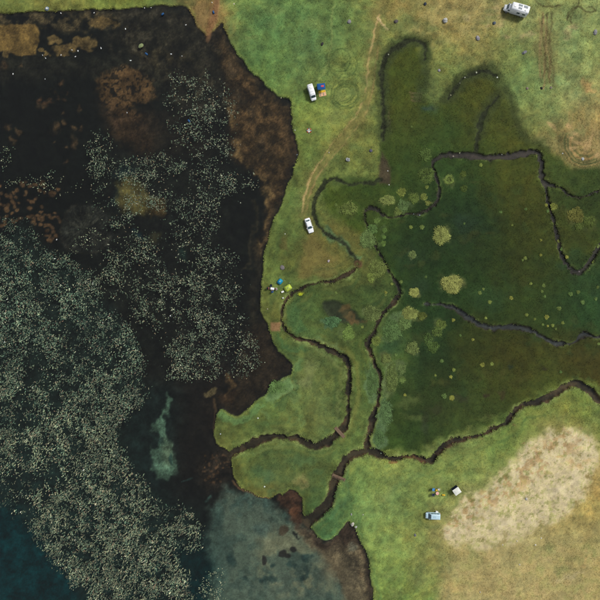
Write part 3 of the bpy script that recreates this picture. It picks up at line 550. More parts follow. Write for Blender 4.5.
# stream beds
soil = np.array((47,39,29.)) * (1 + 0.22 * n_mid + 0.18 * n_sp)[..., None]
soil = soil + (np.array((80,66,49.)) - soil) * (sm(.05, .55, n_mid2) * .75)[..., None]
mw = sm(0.7, -0.4, D_WET) * sm(-3, 0, DL + 2.2)
C += (soil - C) * (mw * 0.95)[..., None]
edge = sm(1.6, 0.2, np.abs(D_WET + 0.9)) * sm(-0.2, 0.5, n_mid2) * (DL > 2)
C += (np.array((84,62,42.)) - C) * (edge * 0.6)[..., None]
p_line([(404,458,2.5),(414,457,3.5),(424,462,3)], (92,62,40), 1, 0.7, 1, .1); p_line([(388,462.5,1),(396,462,1.4)], (140,92,56), .6, .8)
p_line([(437,455,2),(446,448.5,3),(456,443.5,3)], (90,68,50), 1, .6, 1, .25); p_line([(548,396,3),(566,387,5),(576,384,4)], (92,74,52), 1.5, .6, 1, .2)
p_line([(345,462,2),(341,470,2.2),(336,481,2)], (72,58,46), 1, .6); p_line([(352,456,2),(360,454,2)], (74,62,50), 1, .5)
mq = sm(0.6, -0.5, D_MARSH); soil2 = np.array((50,44,38.)) * (1 + 0.22 * n_mid + 0.18 * n_sp)[..., None]
C += (soil2 - C) * (mq * 0.92)[..., None]
for L in (STREAM_GREY,): p_line([(a, b, c * 0.7) for a, b, c in L], (62,66,70), 1.0, 0.7, 1, 0.15)
p_line([(452,155,3),(465,155,4),(480,157,3),(502,156,3),(520,154.5,3.5),(536,153,4)], (72,60,56), 1.2, 0.6, 1, .3)
mdr = sm(0.9, -0.6, D_DRY); C += (np.array((38,42,27.)) * (1 + .35 * n_sp + .2 * n_mid)[..., None] - C) * (mdr * 0.85)[..., None]
C += (np.array((40,46,32.)) * (1 + .2 * n_sp)[..., None] - C) * (sm(2.0, -1.5, D_HOL) * 0.9)[..., None]
for q in [(346,308,5,3,30),(358,320,5,2.4,25),(352,316,6,2,30)]: p_ell(q[0],q[1],q[2],q[3],(96,76,46),.5,.7,q[4],3,.2)
p_ell(358,264.5,4.2,4,(92,70,47),0.3,0.95,0,1); p_poly([(270,322.5),(279.5,322),(279.5,331.5),(270,331.5)], (142,108,76), 1.0, 0.95, 1, 0.06)
p_line([(208,38,5),(211,24,6),(214,12,6),(217,0,6),(222,-30,6)], (124,88,60), 1.5, 0.8, 1, 0.12); p_line([(205,35,1.4),(208,20,1.2),(211,4,1.2)], (96,68,46), .8, .6); p_line([(214,28,1.2),(217,14,1.2),(220,0,1.2)], (160,122,86), .8, .6)
p_poly([(192,6),(206,2),(208,12),(204,30),(196,26),(192,16)], (130,106,68), 3, .7)
C = np.clip(C, 2, 250)
ALB = s2l(C) / KLIT; ALBG = s2l(np.clip(LANDC, 2, 250)) / KLIT

# ------------------------------------------------------------------ materials
def new_mat(name):
    m = bpy.data.materials.new(name); m.use_nodes = True
    nt = m.node_tree; b = nt.nodes['Principled BSDF']
    return m, nt, b
def mat(name, rgb, rough=0.6, metal=0.0, var=0.08, scale=6.0, spec=0.5, coat=0.0):
    """plain paint, cloth or plastic with a little wear in colour and gloss; rgb is albedo"""
    m, nt, b = new_mat(name)
    tc = nt.nodes.new('ShaderNodeTexCoord'); no = nt.nodes.new('ShaderNodeTexNoise'); no.inputs['Scale'].default_value = scale; no.inputs['Detail'].default_value = 5
    mp = nt.nodes.new('ShaderNodeMapRange'); mp.inputs['To Min'].default_value = 1 - var * 2; mp.inputs['To Max'].default_value = 1 + var * 2
    mx = nt.nodes.new('ShaderNodeVectorMath'); mx.operation = 'SCALE'; mx.inputs[0].default_value = rgb
    nt.links.new(tc.outputs['Object'], no.inputs['Vector']); nt.links.new(no.outputs['Fac'], mp.inputs['Value']); nt.links.new(mp.outputs[0], mx.inputs['Scale'])
    nt.links.new(mx.outputs[0], b.inputs['Base Color'])
    b.inputs['Roughness'].default_value = rough; b.inputs['Metallic'].default_value = metal; b.inputs['Specular IOR Level'].default_value = spec; b.inputs['Coat Weight'].default_value = coat
    return m
def attr_mat(name, rough=0.95, fine=2.6, var=0.35, bump=0.5, spec=0.15):
    m, nt, b = new_mat(name)
    at = nt.nodes.new('ShaderNodeAttribute'); at.attribute_name = 'tint'
    tc = nt.nodes.new('ShaderNodeTexCoord')
    n1 = nt.nodes.new('ShaderNodeTexNoise'); n1.inputs['Scale'].default_value = fine; n1.inputs['Detail'].default_value = 6; n1.inputs['Roughness'].default_value = 0.65
    n2 = nt.nodes.new('ShaderNodeTexNoise'); n2.inputs['Scale'].default_value = 0.55; n2.inputs['Detail'].default_value = 4
    ad = nt.nodes.new('ShaderNodeMath'); ad.operation = 'ADD'
    mp = nt.nodes.new('ShaderNodeMapRange'); mp.inputs['From Min'].default_value = 0.6; mp.inputs['From Max'].default_value = 1.4
    mp.inputs['To Min'].default_value = 1 - var; mp.inputs['To Max'].default_value = 1 + var
    mx = nt.nodes.new('ShaderNodeVectorMath'); mx.operation = 'SCALE'
    for n in (n1, n2): nt.links.new(tc.outputs['Object'], n.inputs['Vector'])
    nt.links.new(n1.outputs['Fac'], ad.inputs[0]); nt.links.new(n2.outputs['Fac'], ad.inputs[1]); nt.links.new(ad.outputs[0], mp.inputs['Value'])
    nt.links.new(at.outputs['Color'], mx.inputs[0]); nt.links.new(mp.outputs[0], mx.inputs['Scale']); nt.links.new(mx.outputs[0], b.inputs['Base Color'])
    b.inputs['Roughness'].default_value = rough; b.inputs['Specular IOR Level'].default_value = spec
    if bump:
        bp = nt.nodes.new('ShaderNodeBump'); bp.inputs['Strength'].default_value = bump; bp.inputs['Distance'].default_value = 0.12
        nt.links.new(n1.outputs['Fac'], bp.inputs['Height']); nt.links.new(bp.outputs[0], b.inputs['Normal'])
    return m
M_GROUND = attr_mat('meadow turf', 0.95, 3.2, 0.22, 0.35)
M_BED = attr_mat('lake bed silt', 0.95, 2.2, 0.36, 0.0)
M_LEAF = attr_mat('leaf', 0.55, 5.0, 0.2, 0.0, 0.3)
M_SHRUB = attr_mat('shrub leaf', 0.95, 5.0, 0.2, 0.0, 0.03)
M_TUFT = attr_mat('grass tuft', 0.8, 5.0, 0.2, 0.0, 0.15)
def water_mat():
    m = bpy.data.materials.new('still water'); m.use_nodes = True; nt = m.node_tree
    nt.nodes.remove(nt.nodes['Principled BSDF']); out = nt.nodes['Material Output']
    tr = nt.nodes.new('ShaderNodeBsdfTransparent'); tr.inputs[0].default_value = (0.93, 0.96, 0.95, 1)
    gl = nt.nodes.new('ShaderNodeBsdfGlossy'); gl.inputs['Roughness'].default_value = 0.04; gl.inputs[0].default_value = (1, 1, 1, 1)
    fr = nt.nodes.new('ShaderNodeFresnel'); fr.inputs[0].default_value = 1.25
    no = nt.nodes.new('ShaderNodeTexNoise'); no.inputs['Scale'].default_value = 1.3; no.inputs['Detail'].default_value = 4
    tc = nt.nodes.new('ShaderNodeTexCoord'); bp = nt.nodes.new('ShaderNodeBump'); bp.inputs['Strength'].default_value = 0.03; bp.inputs['Distance'].default_value = 0.03
    mx = nt.nodes.new('ShaderNodeMixShader')
    L = nt.links
    L.new(tc.outputs['Object'], no.inputs['Vector']); L.new(no.outputs['Fac'], bp.inputs['Height']); L.new(bp.outputs[0], gl.inputs['Normal']); L.new(bp.outputs[0], fr.inputs['Normal'])
    L.new(fr.outputs[0], mx.inputs[0]); L.new(tr.outputs[0], mx.inputs[1]); L.new(gl.outputs[0], mx.inputs[2]); L.new(mx.outputs[0], out.inputs['Surface'])
    return m
M_WATER = water_mat()

# ------------------------------------------------------------------ building helpers
def wx(px): return (px - 300) * PX
def wy(py): return (300 - py) * PX
def at(px, py, z=ZREF):
    """photo pixel + known height above the water -> point in the place"""
    k = (ZREF + HCAM - z) / HCAM
    return Vector((wx(px) * k, wy(py) * k, z))
def ground_z(x, y):
    px, py = x / PX + 300, 300 - y / PX
    i = int(np.clip(np.searchsorted(XS, px) - 1, 0, NX - 2)); j = int(np.clip(np.searchsorted(YS, py) - 1, 0, NY - 2))
    fx = (px - XS[i]) / (XS[i + 1] - XS[i]); fy = (py - YS[j]) / (YS[j + 1] - YS[j])
    return float((Z[j, i] * (1 - fx) + Z[j, i + 1] * fx) * (1 - fy) + (Z[j + 1, i] * (1 - fx) + Z[j + 1, i + 1] * fx) * fy)
def tag(o, label=None, cat=None, group=None, kind=None):
    if label: o['label'] = label
    if cat: o['category'] = cat
    if group: o['group'] = group
    if kind: o['kind'] = kind
    return o
def link(name, me, parent=None, m=None):
    o = bpy.data.objects.new(name, me); COL.objects.link(o)
    if m: me.materials.append(m)
    if parent: o.parent = parent
    return o
def np_mesh(name, V, F, colors=None, smooth=False):
    """V (n,3), F (m,k) with k = 3 or 4"""
    me = bpy.data.meshes.new(name)
    V = np.ascontiguousarray(V, np.float32); F = np.ascontiguousarray(F, np.int32)
    me.vertices.add(len(V)); me.vertices.foreach_set('co', V.ravel())
    k = F.shape[1]; me.loops.add(F.size); me.loops.foreach_set('vertex_index', F.ravel())
    me.polygons.add(len(F)); me.polygons.foreach_set('loop_start', np.arange(0, F.size, k, dtype=np.int32))
    if smooth: me.polygons.foreach_set('use_smooth', np.ones(len(F), bool))
    me.update(calc_edges=True)
    if colors is not None:
        ca = me.color_attributes.new('tint', 'FLOAT_COLOR', 'POINT')
        cc = np.ones((len(V), 4), np.float32); cc[:, :3] = colors; ca.data.foreach_set('color', cc.ravel())
    return me

# ------------------------------------------------------------------ the ground sheet, split where its surface changes
VX = np.stack([wx(X), wy(Y), Z], -1).reshape(-1, 3); VC = ALB.reshape(-1, 3)
jj, ii = np.meshgrid(np.arange(NY - 1), np.arange(NX - 1), indexing='ij')
v00 = jj * NX + ii
FACES = np.stack([v00 + NX, v00 + NX + 1, v00 + 1, v00], -1)          # counter-clockwise from above
cell = lambda A: 0.25 * (A[:-1, :-1] + A[1:, :-1] + A[:-1, 1:] + A[1:, 1:])
cDL, cW, cM, cZ, cX, cY = cell(DL), cell(D_WET), cell(D_MARSH), cell(Z), cell(X), cell(Y)
D_TR = np.full(X.shape, 1e9); _w = window(290, 405, -40, 245); D_TR[_w] = line_d(smooth_line(TRACK, 1), X[_w], Y[_w])
cT, cS = cell(D_TR), cell(sdn)
kind = np.zeros(cDL.shape, int)                                        # 0 meadow
kind[cS < 0] = 3; kind[(cT < 0)] = 4
kind[(np.minimum(cW, cM) < 0) & (cDL > 0)] = 2; kind[cDL <= 0] = 1
for k, nm, m_ in [(0, 'meadow_ground', M_GROUND), (1, 'lake_bed', M_BED), (2, 'stream_bed', M_BED), (3, 'sandy_ground', M_GROUND), (4, 'dirt_track', M_GROUND)]:
    F = FACES[kind == k]
    used, inv = np.unique(F.ravel(), return_inverse=True)
    me = np_mesh(nm, VX[used], inv.reshape(-1, 4), VC[used], True)
    tag(link(nm, me, None, m_), kind='structure')
# water sheets: where the ground dips below the water level
cmin = np.minimum(np.minimum(Z[:-1, :-1], Z[1:, :-1]), np.minimum(Z[:-1, 1:], Z[1:, 1:]))
wet = cmin < 0.0
for nm, msk in [('lake_water', wet & (cDL < 0.8)), ('stream_water', wet & (cDL >= 0.8))]:
    F = FACES[msk]
    used, inv = np.unique(F.ravel(), return_inverse=True)
    V = VX[used].copy(); V[:, 2] = 0.0
    tag(link(nm, np_mesh(nm, V, inv.reshape(-1, 4), None, True), None, M_WATER), kind='structure')

# ------------------------------------------------------------------ leaf mats on the lake, grass on the meadow
def leaves_mesh(name, P, length, width, yaw, tilt, col, fold=0.15):
    """P (n,3); each leaf is a folded lens of four faces"""
    n = len(P); t = np.array([[-.5, 0], [-.12, .5], [-.12, -.5], [.22, .42], [.22, -.42], [.5, 0]])
    lx = t[None, :, 0] * length[:, None]; ly = t[None, :, 1] * width[:, None]
    lz = lx * np.tan(tilt)[:, None] + np.abs(t[None, :, 1]) * fold * width[:, None] * 2
    c, s = np.cos(yaw)[:, None], np.sin(yaw)[:, None]
    V = np.stack([lx * c - ly * s + P[:, 0:1], lx * s + ly * c + P[:, 1:2], lz + P[:, 2:3]], -1).reshape(-1, 3)
    f = np.array([[0, 2, 1], [1, 2, 4], [1, 4, 3], [3, 4, 5]])
    F = (np.arange(n) * 6)[:, None, None] + f[None]
    return np_mesh(name, V, F.reshape(-1, 3), np.repeat(col, 6, axis=0))
def pick(pal, wts, n, jit=0.16):
    w = np.array(wts, float); k = rng.choice(len(pal), n, p=w / w.sum())
    c = np.array(pal, float)[k]
    return alb(np.clip(c * (1 + jit * rng.standard_normal((n, 1))), 8, 235))
def field_at(A, px, py):
    i = np.clip(np.rint(px + (NX - 1) / 2 - 300), 0, NX - 1).astype(int); j = np.clip(np.rint(py + (NY - 1) / 2 - 300), 0, NY - 1).astype(int)
    return A[j, i]
MAT_WEST = [(-60,236),(0,232),(8,222),(18,220),(28,225),(38,235),(46,248),(60,255),(75,262),(88,275),(98,295),(105,310),(120,318),(130,325),(138,345),(141,360),(140,385),(152,394),(138,408),(125,416),(118,425),(117,440),(122,455),
 (131,468),(139,476),(143,490),(148,505),(160,502),(180,507),(196,518),(204,532),(200,546),(190,550),(176,546),(172,553),(180,568),(190,585),(190,600),(196,640),(96,640),(88,596),(72,582),(56,566),(44,548),(34,534),(20,526),(12,512),(0,505),(-60,490)]
def scatter(x0, x1, y0, y1, n, dens):
    px = rng.uniform(x0, x1, n); py = rng.uniform(y0, y1, n)
    keep = rng.random(n) < dens(px, py)
    return px[keep], py[keep]
def ells(L):
    def f(px, py):
        d = np.zeros(len(px)); qx = px + 5 * fbm(px, py, 12, 3, 71); qy = py + 5 * fbm(px, py, 12, 3, 72)
        for (x, y, rx, ry, a) in L:
            d = np.maximum(d, a * sm(1.5, 0.45, np.hypot((qx - x) / rx, (qy - y) / ry)))
        return d
    return f
def dens_west(px, py):
    qx = px + 4 * fbm(px, py, 12, 3, 73); qy = py + 4 * fbm(px, py, 12, 3, 74)
    d = sm(7, -7, poly_sd(MAT_WEST, qx, qy))
    g = fbm(px, py, 9, 3, 75); h = fbm(px, py, 38, 2, 76)
    d = d * np.clip(0.64 + 0.85 * g + 0.25 * h, 0.06, 1)
    thin = sm(1.2, 0.5, np.hypot((px - 10) / 34, (py - 492) / 34)) * 0.6 + sm(1.2, 0.4, np.hypot((px - 60) / 26, (py - 470) / 22)) * 0.4 + sm(1.2, .4, np.hypot((px - 20) / 14, (py - 405) / 20)) * .4
    return d * (1 - np.clip(thin, 0, .8))
PAL = [(110,122,98), (84,106,86), (152,152,126), (60,80,66), (128,106,88), (186,186,168), (132,136,104)]
px, py = scatter(-40, 210, 215, 640, 160000, lambda a, b: dens_west(a, b) * 0.72)
n = len(px); south = sm(300, 480, py)
P = np.stack([wx(px), wy(py), rng.uniform(0.03, 0.22, n)], -1)
col = pick(PAL, [24, 30, 6, 30, 5, 1.2, 7], n, .22); warm = pick([(136,138,108), (106,112,88), (70,86,70), (156,152,126), (120,104,84)], [15, 26, 34, 5, 6], n, .22)
sel = rng.random(n) < south * 0.8; col[sel] = warm[sel]
yaw = np.radians(52 + 22 * rng.standard_normal(n)); yaw = np.where(rng.random(n) < 0.4 - 0.25 * south, rng.uniform(0, 6.28, n), yaw)
col = col * np.exp(.42 * fbm(px, py, 9, 3, 89) + .2 * fbm(px, py, 40, 2, 90))[:, None]
me = leaves_mesh('floating_leaves', P, rng.lognormal(-1.0, .36, n) * (1 + .5 * south), rng.uniform(.09, .22, n), yaw, rng.uniform(-.25, .35, n), col)
tag(link('floating_leaves', me, None, M_LEAF), 'broad mat of sage green floating leaves along the left of the lake', 'water plants', None, 'stuff')
MID = [(100,160,11,26,.8),(92,148,7,8,.8),(140,170,34,12,.9),(165,165,18,14,.7),(182,128,16,12,.6),(186,80,14,8,.5),(176,98,12,10,.35),(206,84,9,14,.6),(208,120,24,34,.75),(218,145,14,16,.7),(222,185,28,14,.6),(205,172,14,16,.5),
 (132,206,24,12,.95),(150,198,22,14,.8),(120,222,12,8,.7),(182,212,18,14,.6),(208,212,11,26,.7),(182,238,16,10,.7),(190,252,12,10,.6),(140,250,22,16,.6),(120,272,24,20,.7),(160,290,30,22,.75),(190,285,22,12,.95),(150,308,22,14,.8),(165,322,12,14,.8),(205,262,16,10,.6),(222,258,16,10,.6),
 (212,290,26,18,.75),(205,325,34,22,.95),(190,350,22,20,.95),(182,368,18,12,.95),(215,355,24,16,.85),(246,345,12,10,.6),(250,362,12,9,.55),(236,372,14,8,.5),(205,375,10,8,.8),(96,288,18,14,.6),(184,330,12,26,.6)]
fm = ells(MID)
def dens_mid(px, py):
    v = sm(1.1, 0.6, np.hypot((px - 172) / 11, (py - 330) / 10)) * .9 + sm(1.1, .6, np.hypot((px - 208) / 12, (py - 306) / 6)) * .5 + sm(1.1, .6, np.hypot((px - 236) / 20, (py - 228) / 22)) * .9
    return fm(px, py) * np.clip(0.54 + 0.8 * fbm(px, py, 8, 4, 77), 0.06, 1) * np.clip(1 - v, 0, 1) * sm(150, 130, px - (275 - py) * 0 - 0 * py + 0) ** 0
px, py = scatter(75, 275, 65, 395, 98000, lambda a, b: dens_mid(a, b) * 0.8)
n = len(px); P = np.stack([wx(px), wy(py), rng.uniform(0.03, 0.16, n)], -1)
lushx = sm(330, 190, py)
me = leaves_mesh('floating_leaves', P, rng.lognormal(-1.12, .36, n), rng.uniform(.12, .27, n), rng.uniform(0, 6.28, n), rng.uniform(-.15, .25, n), pick([(98,110,86), (134,134,108), (76,92,72), (56,72,58), (170,170,148), (126,108,84)], [26, 16, 24, 22, 3.5, 6], n))
tag(link('floating_leaves', me, None, M_LEAF), 'scattered sage green floating leaves in open clusters across the dark middle of the lake', 'water plants', None, 'stuff')
fs = ells([(47,182,15,10,.75),(40,176,8,4,.7),(4,160,8,12,.7),(15,184,14,5,.35),(72,186,10,8,.3),(58,190,10,6,.4),(212,588,13,18,1.6),(220,602,11,10,1.5),(90,240,14,10,.55),(96,206,8,8,.4),(74,250,14,9,.5)])
px, py = scatter(-5, 240, 145, 620, 90000, lambda a, b: fs(a, b) * np.clip(.6 + .8 * fbm(a, b, 8, 3, 78), .05, 1) * 0.55)
n = len(px); P = np.stack([wx(px), wy(py), rng.uniform(0.03, 0.16, n)], -1)
me = leaves_mesh('floating_leaves', P, rng.lognormal(-1.12, .36, n), rng.uniform(.12, .27, n), rng.uniform(0, 6.28, n), rng.uniform(-.15, .25, n), pick([(116,126,98), (150,148,120), (84,104,84), (180,180,150)], [26, 14, 20, 4], n))
tag(link('floating_leaves', me, None, M_LEAF), 'small stray clusters of floating leaves off the big leaf mats', 'water plants', None, 'stuff')

def tufts(name, label, px, py, hmin, hmax, gain, blades=3):
    n = len(px); k = blades
    gx = np.repeat(wx(px), k); gy = np.repeat(wy(py), k); gz = np.repeat(field_at(Z, px, py), k) - 0.01
    L = rng.uniform(hmin, hmax, n * k); a = rng.uniform(0, 6.28, n * k); lean = rng.uniform(0.5, 1.0, n * k); w = L * rng.uniform(0.16, 0.30, n * k)
    dx, dy = np.cos(a), np.sin(a)
    b0 = np.stack([gx - dy * w, gy + dx * w, gz], -1); b1 = np.stack([gx + dy * w, gy - dx * w, gz], -1)
    tp = np.stack([gx + dx * L * lean, gy + dy * L * lean, gz + L * (1.05 - 0.75 * lean)], -1)
    V = np.stack([b0, b1, tp], 1).reshape(-1, 3)
    F = np.arange(n * k * 3).reshape(-1, 3)
    base_c = np.maximum(field_at(ALB, px, py), field_at(ALBG, px, py) * .8 if name == 'bank_grass' else 0) * (gain * np.exp(0.17 * rng.standard_normal((n, 1)))) * np.array([1.02, 1.0, 0.92])
    cc = np.repeat(np.repeat(base_c, k, 0) * np.exp(0.12 * rng.standard_normal((n * k, 1))), 3, 0)
    me = np_mesh(name, V, F, np.clip(cc, 0, .8))
    tag(link(name, me, None, M_TUFT), label, 'grass', None, 'stuff')
def on_land(px, py, p0=1.0):
    ok = (field_at(DL, px, py) > 1.2) & (field_at(D_WET, px, py) > 0.6) & (field_at(D_MARSH, px, py) > 0.4) & (field_at(D_HOL, px, py) > -0.5)
    p = np.where(field_at(sdn, px, py) < 2, 0.10, 1.0) * np.where(field_at(D_TR, px, py) < 0, 0.3, 1.0)
    return ok * p * p0 * np.clip(0.65 + 0.5 * fbm(px, py, 7, 2, 79), 0.15, 1)
px, py = scatter(196, 625, -25, 625, 330000, on_land)
tufts('meadow_grass', 'grass tufts covering the meadow', px, py, 0.12, 0.30, 1.03)
def on_bank(px, py):
    dw, dl, dm = field_at(D_WET, px, py), field_at(DL, px, py), field_at(D_MARSH, px, py)
    a = ((dw > -.5) & (dw < 1.6) & (dl > .5)) * .8 + ((dl > .1) & (dl < 1.8) & (dw > .5)) * .8 + ((dm > -.4) & (dm < 1.2) & (dl > 2)) * .7
    return a * np.clip(.45 + .9 * fbm(px, py, 5, 2, 87), 0, 1)
px, py = scatter(-25, 625, -25, 625, 620000, on_bank)
tufts('bank_grass', 'longer grass overhanging the banks of lake and streams', px, py, 0.22, 0.55, 1.12)
px, py = scatter(-25, 196, -25, 14, 9000, on_land)
tufts('shore_grass', 'grass tufts on the strip along the top of the lake', px, py, 0.12, 0.30, 1.03)

# ------------------------------------------------------------------ mesh kit for things
class MB:
    def __init__(s): s.v = []; s.f = []
    def box(s, c, d, rz=0.0, ry=0.0):
        k = len(s.v); R = Matrix.Rotation(rz, 3, 'Z') @ Matrix.Rotation(ry, 3, 'Y')
        for sx in (-.5, .5):
            for sy in (-.5, .5):
                for sz in (-.5, .5):
                    s.v.append(tuple(Vector(c) + R @ Vector((sx * d[0], sy * d[1], sz * d[2]))))
        s.f += [tuple(k + i for i in q) for q in [(0, 1, 3, 2), (4, 6, 7, 5), (0, 4, 5, 1), (2, 3, 7, 6), (0, 2, 6, 4), (1, 5, 7, 3)]]
        return s
    def loft(s, rings, cap=True):
        k = len(s.v); n = len(rings[0])
        for r in rings: s.v += [tuple(p) for p in r]
        for a in range(len(rings) - 1):
            for b in range(n):
                s.f.append((k + a * n + b, k + a * n + (b + 1) % n, k + (a + 1) * n + (b + 1) % n, k + (a + 1) * n + b))
        if cap:
            s.f.append(tuple(k + b for b in range(n))[::-1]); s.f.append(tuple(k + (len(rings) - 1) * n + b for b in range(n)))
        return s
    def tube(s, pts, r, n=6):
        pts = [Vector(p) for p in pts]; rings = []
        for i, p in enumerate(pts):
            t = (pts[min(i + 1, len(pts) - 1)] - pts[max(i - 1, 0)]).normalized()
            u = t.orthogonal().normalized(); w = t.cross(u); rr = r[i] if isinstance(r, (list, tuple)) else r
            rings.append([p + (u * math.cos(6.2832 * k / n) + w * math.sin(6.2832 * k / n)) * rr for k in range(n)])
        return s.loft(rings)
    def quad(s, a, b, c, d, th=0.012):
        """thin plate"""
        a, b, c, d = map(Vector, (a, b, c, d)); nrm = (b - a).cross(d - a).normalized() * th
        return s.loft([[a - nrm, b - nrm, c - nrm, d - nrm], [a, b, c, d]])
    def disc(s, c, r, h, axis='Y', n=16):
        c = Vector(c); rings = []
        for (o, rr) in ((-h / 2, r * .92), (-h / 2 + h * .2, r), (h / 2 - h * .2, r), (h / 2, r * .92)):
            ring = []
            for k in range(n):
                a = 6.2832 * k / n; u, w = rr * math.cos(a), rr * math.sin(a)
                ring.append(c + (Vector((u, o, w)) if axis == 'Y' else Vector((u, w, o))))
            rings.append(ring)
        return s.loft(rings)
    def build(s, name, m, parent=None, smooth=False, bevel=0.0):
        me = bpy.data.meshes.new(name); me.from_pydata(s.v, [], s.f); me.update()
        import bmesh
        bm = bmesh.new(); bm.from_mesh(me); bmesh.ops.recalc_face_normals(bm, faces=bm.faces[:]); bm.to_mesh(me); bm.free()
        if smooth:
            for p in me.polygons: p.use_smooth = True
        o = link(name, me, parent, m)
        if bevel:
            b = o.modifiers.new('bevel', 'BEVEL'); b.width = bevel; b.segments = 2; b.limit_method = 'ANGLE'
        return o
def root(name, label, cat, px, py, ztop=None, front=(1, 0), group=None, zoff=0.0, scale=1.0):
    """an Empty on the ground; (px,py) is where the photo shows the thing's top at height ztop above ground"""
    p = at(px, py)
    for _ in range(3):
        gz = ground_z(p.x, p.y); p = at(px, py, gz + (ztop or 0.0))
    gz = ground_z(p.x, p.y)
    o = bpy.data.objects.new(name, None); COL.objects.link(o); o.empty_display_size = 0.3
    o.location = (p.x, p.y, gz + zoff); o.rotation_euler = (0, 0, math.atan2(-front[1], front[0])); o.scale = (scale,) * 3
    return tag(o, label, cat, group)
def copy_tree(o, parent=None):
    c = o.copy(); COL.objects.link(c); c.parent = parent
    for ch in o.children: copy_tree(ch, c)
    return c
WHITE = mat('white paint', (0.44, 0.45, 0.45), 0.35, 0, 0.03, 3, 0.5, 0.3)
OFFW = mat('off-white plastic', (0.40, 0.40, 0.38), 0.5, 0, 0.05)
GLASS = mat('dark window glass', (0.012, 0.03, 0.036), 0.08, 0, 0.1, 2, 0.6)
RUBBER = mat('tyre rubber', (0.02, 0.02, 0.02), 0.85); RIM = mat('wheel rim', (0.45, 0.45, 0.46), 0.35, 0.8)
BLACK = mat('black trim', (0.02, 0.02, 0.022), 0.6); STEEL = mat('grey tube', (0.3, 0.3, 0.31), 0.4, 0.7)
LAMP = mat('lamp glass', (0.6, 0.62, 0.62), 0.15); RED = mat('red lens', (0.4, 0.02, 0.02), 0.25)
PALEBLUE = mat('pale blue paint', (0.27, 0.37, 0.41), 0.35, 0.1, 0.05, 3, 0.5, 0.3)
SOLAR = mat('solar cell', (0.006, 0.028, 0.045), 0.45, 0, 0.25, 9)
def cloth(name, srgb, rough=0.8): return mat(name, tuple(alb(srgb)), rough, 0, 0.10, 8, 0.2)
BLUE = cloth('blue canvas', (18,78,140)); TEAL = cloth('teal tent cloth', (10,138,180), .6); LIME = cloth('lime tent cloth', (176,192,70), .65); NAVY = cloth('navy cloth', (22,34,62)); REDC = cloth('red cloth', (214,72,76))
PEACH = cloth('peach cloth', (222,176,124)); YEL = cloth('yellow cloth', (226,182,42)); PINK = cloth('pink cloth', (222,168,160)); GREYC = cloth('grey cloth', (120,120,124)); ORNG = cloth('orange red cloth', (176,84,54)); SKYB = cloth('sky blue cloth', (70,140,200)); WCLOTH = cloth('white cloth', (218,216,210))
DENIM = cloth('dark denim', (44,50,70)); SKIN = cloth('skin', (190,140,112), .6); HAIR = cloth('dark hair', (34,26,22))
def wood_mat(name, rgb):
    m, nt, b = new_mat(name); tc = nt.nodes.new('ShaderNodeTexCoord'); w = nt.nodes.new('ShaderNodeTexNoise'); mp = nt.nodes.new('ShaderNodeMapping'); mp.inputs['Scale'].default_value = (1, 14, 6)
    rp = nt.nodes.new('ShaderNodeValToRGB'); rp.color_ramp.elements[0].color = (*[c * .55 for c in rgb], 1); rp.color_ramp.elements[1].color = (*[c * 1.4 for c in rgb], 1); w.inputs['Scale'].default_value = 3; w.inputs['Detail'].default_value = 6
    nt.links.new(tc.outputs['Object'], mp.inputs[0]); nt.links.new(mp.outputs[0], w.inputs['Vector']); nt.links.new(w.outputs['Fac'], rp.inputs[0]); nt.links.new(rp.outputs[0], b.inputs['Base Color']); b.inputs['Roughness'].default_value = .85
    return m
WOOD = wood_mat('weathered wood', (0.085, 0.052, 0.028))

def rrect(x0, x1, hw, z, r, n=4):
    pts = []
    for (cx, cy, a0) in [(x1 - r, hw - r, 0), (x0 + r, hw - r, 90), (x0 + r, -hw + r, 180), (x1 - r, -hw + r, 270)]:
        for k in range(n + 1):
            a = math.radians(a0 + 90 * k / n); pts.append(Vector((cx + r * math.cos(a), cy + r * math.sin(a), z)))
    return pts
def section(x, hw, z0, z1, r=0.12, crown=0.03):
    """car body cross-section"""
    P = [(-hw * .8, z0), (-hw + .02, z0 + r), (-hw, (z0 + z1) * .5), (-hw + .03, z1 - r), (-hw + r + .03, z1), (-hw * .4, z1 + crown), (hw * .4, z1 + crown), (hw - r - .03, z1), (hw - .03, z1 - r), (hw, (z0 + z1) * .5), (hw - .02, z0 + r), (hw * .8, z0)]
    return [Vector((x, y, z)) for y, z in P]
def wheels(r, xs, hw, rad=0.32, wd=0.2):
    for x in xs:
        for sgn in (-1, 1):
            w = MB().disc((x, sgn * (hw - wd * .35), rad), rad, wd).build('wheel', RUBBER, r, True)
            MB().disc((x, sgn * (hw - wd * .35 + wd * .42), rad), rad * .6, 0.05).build('rim', RIM, w, True)
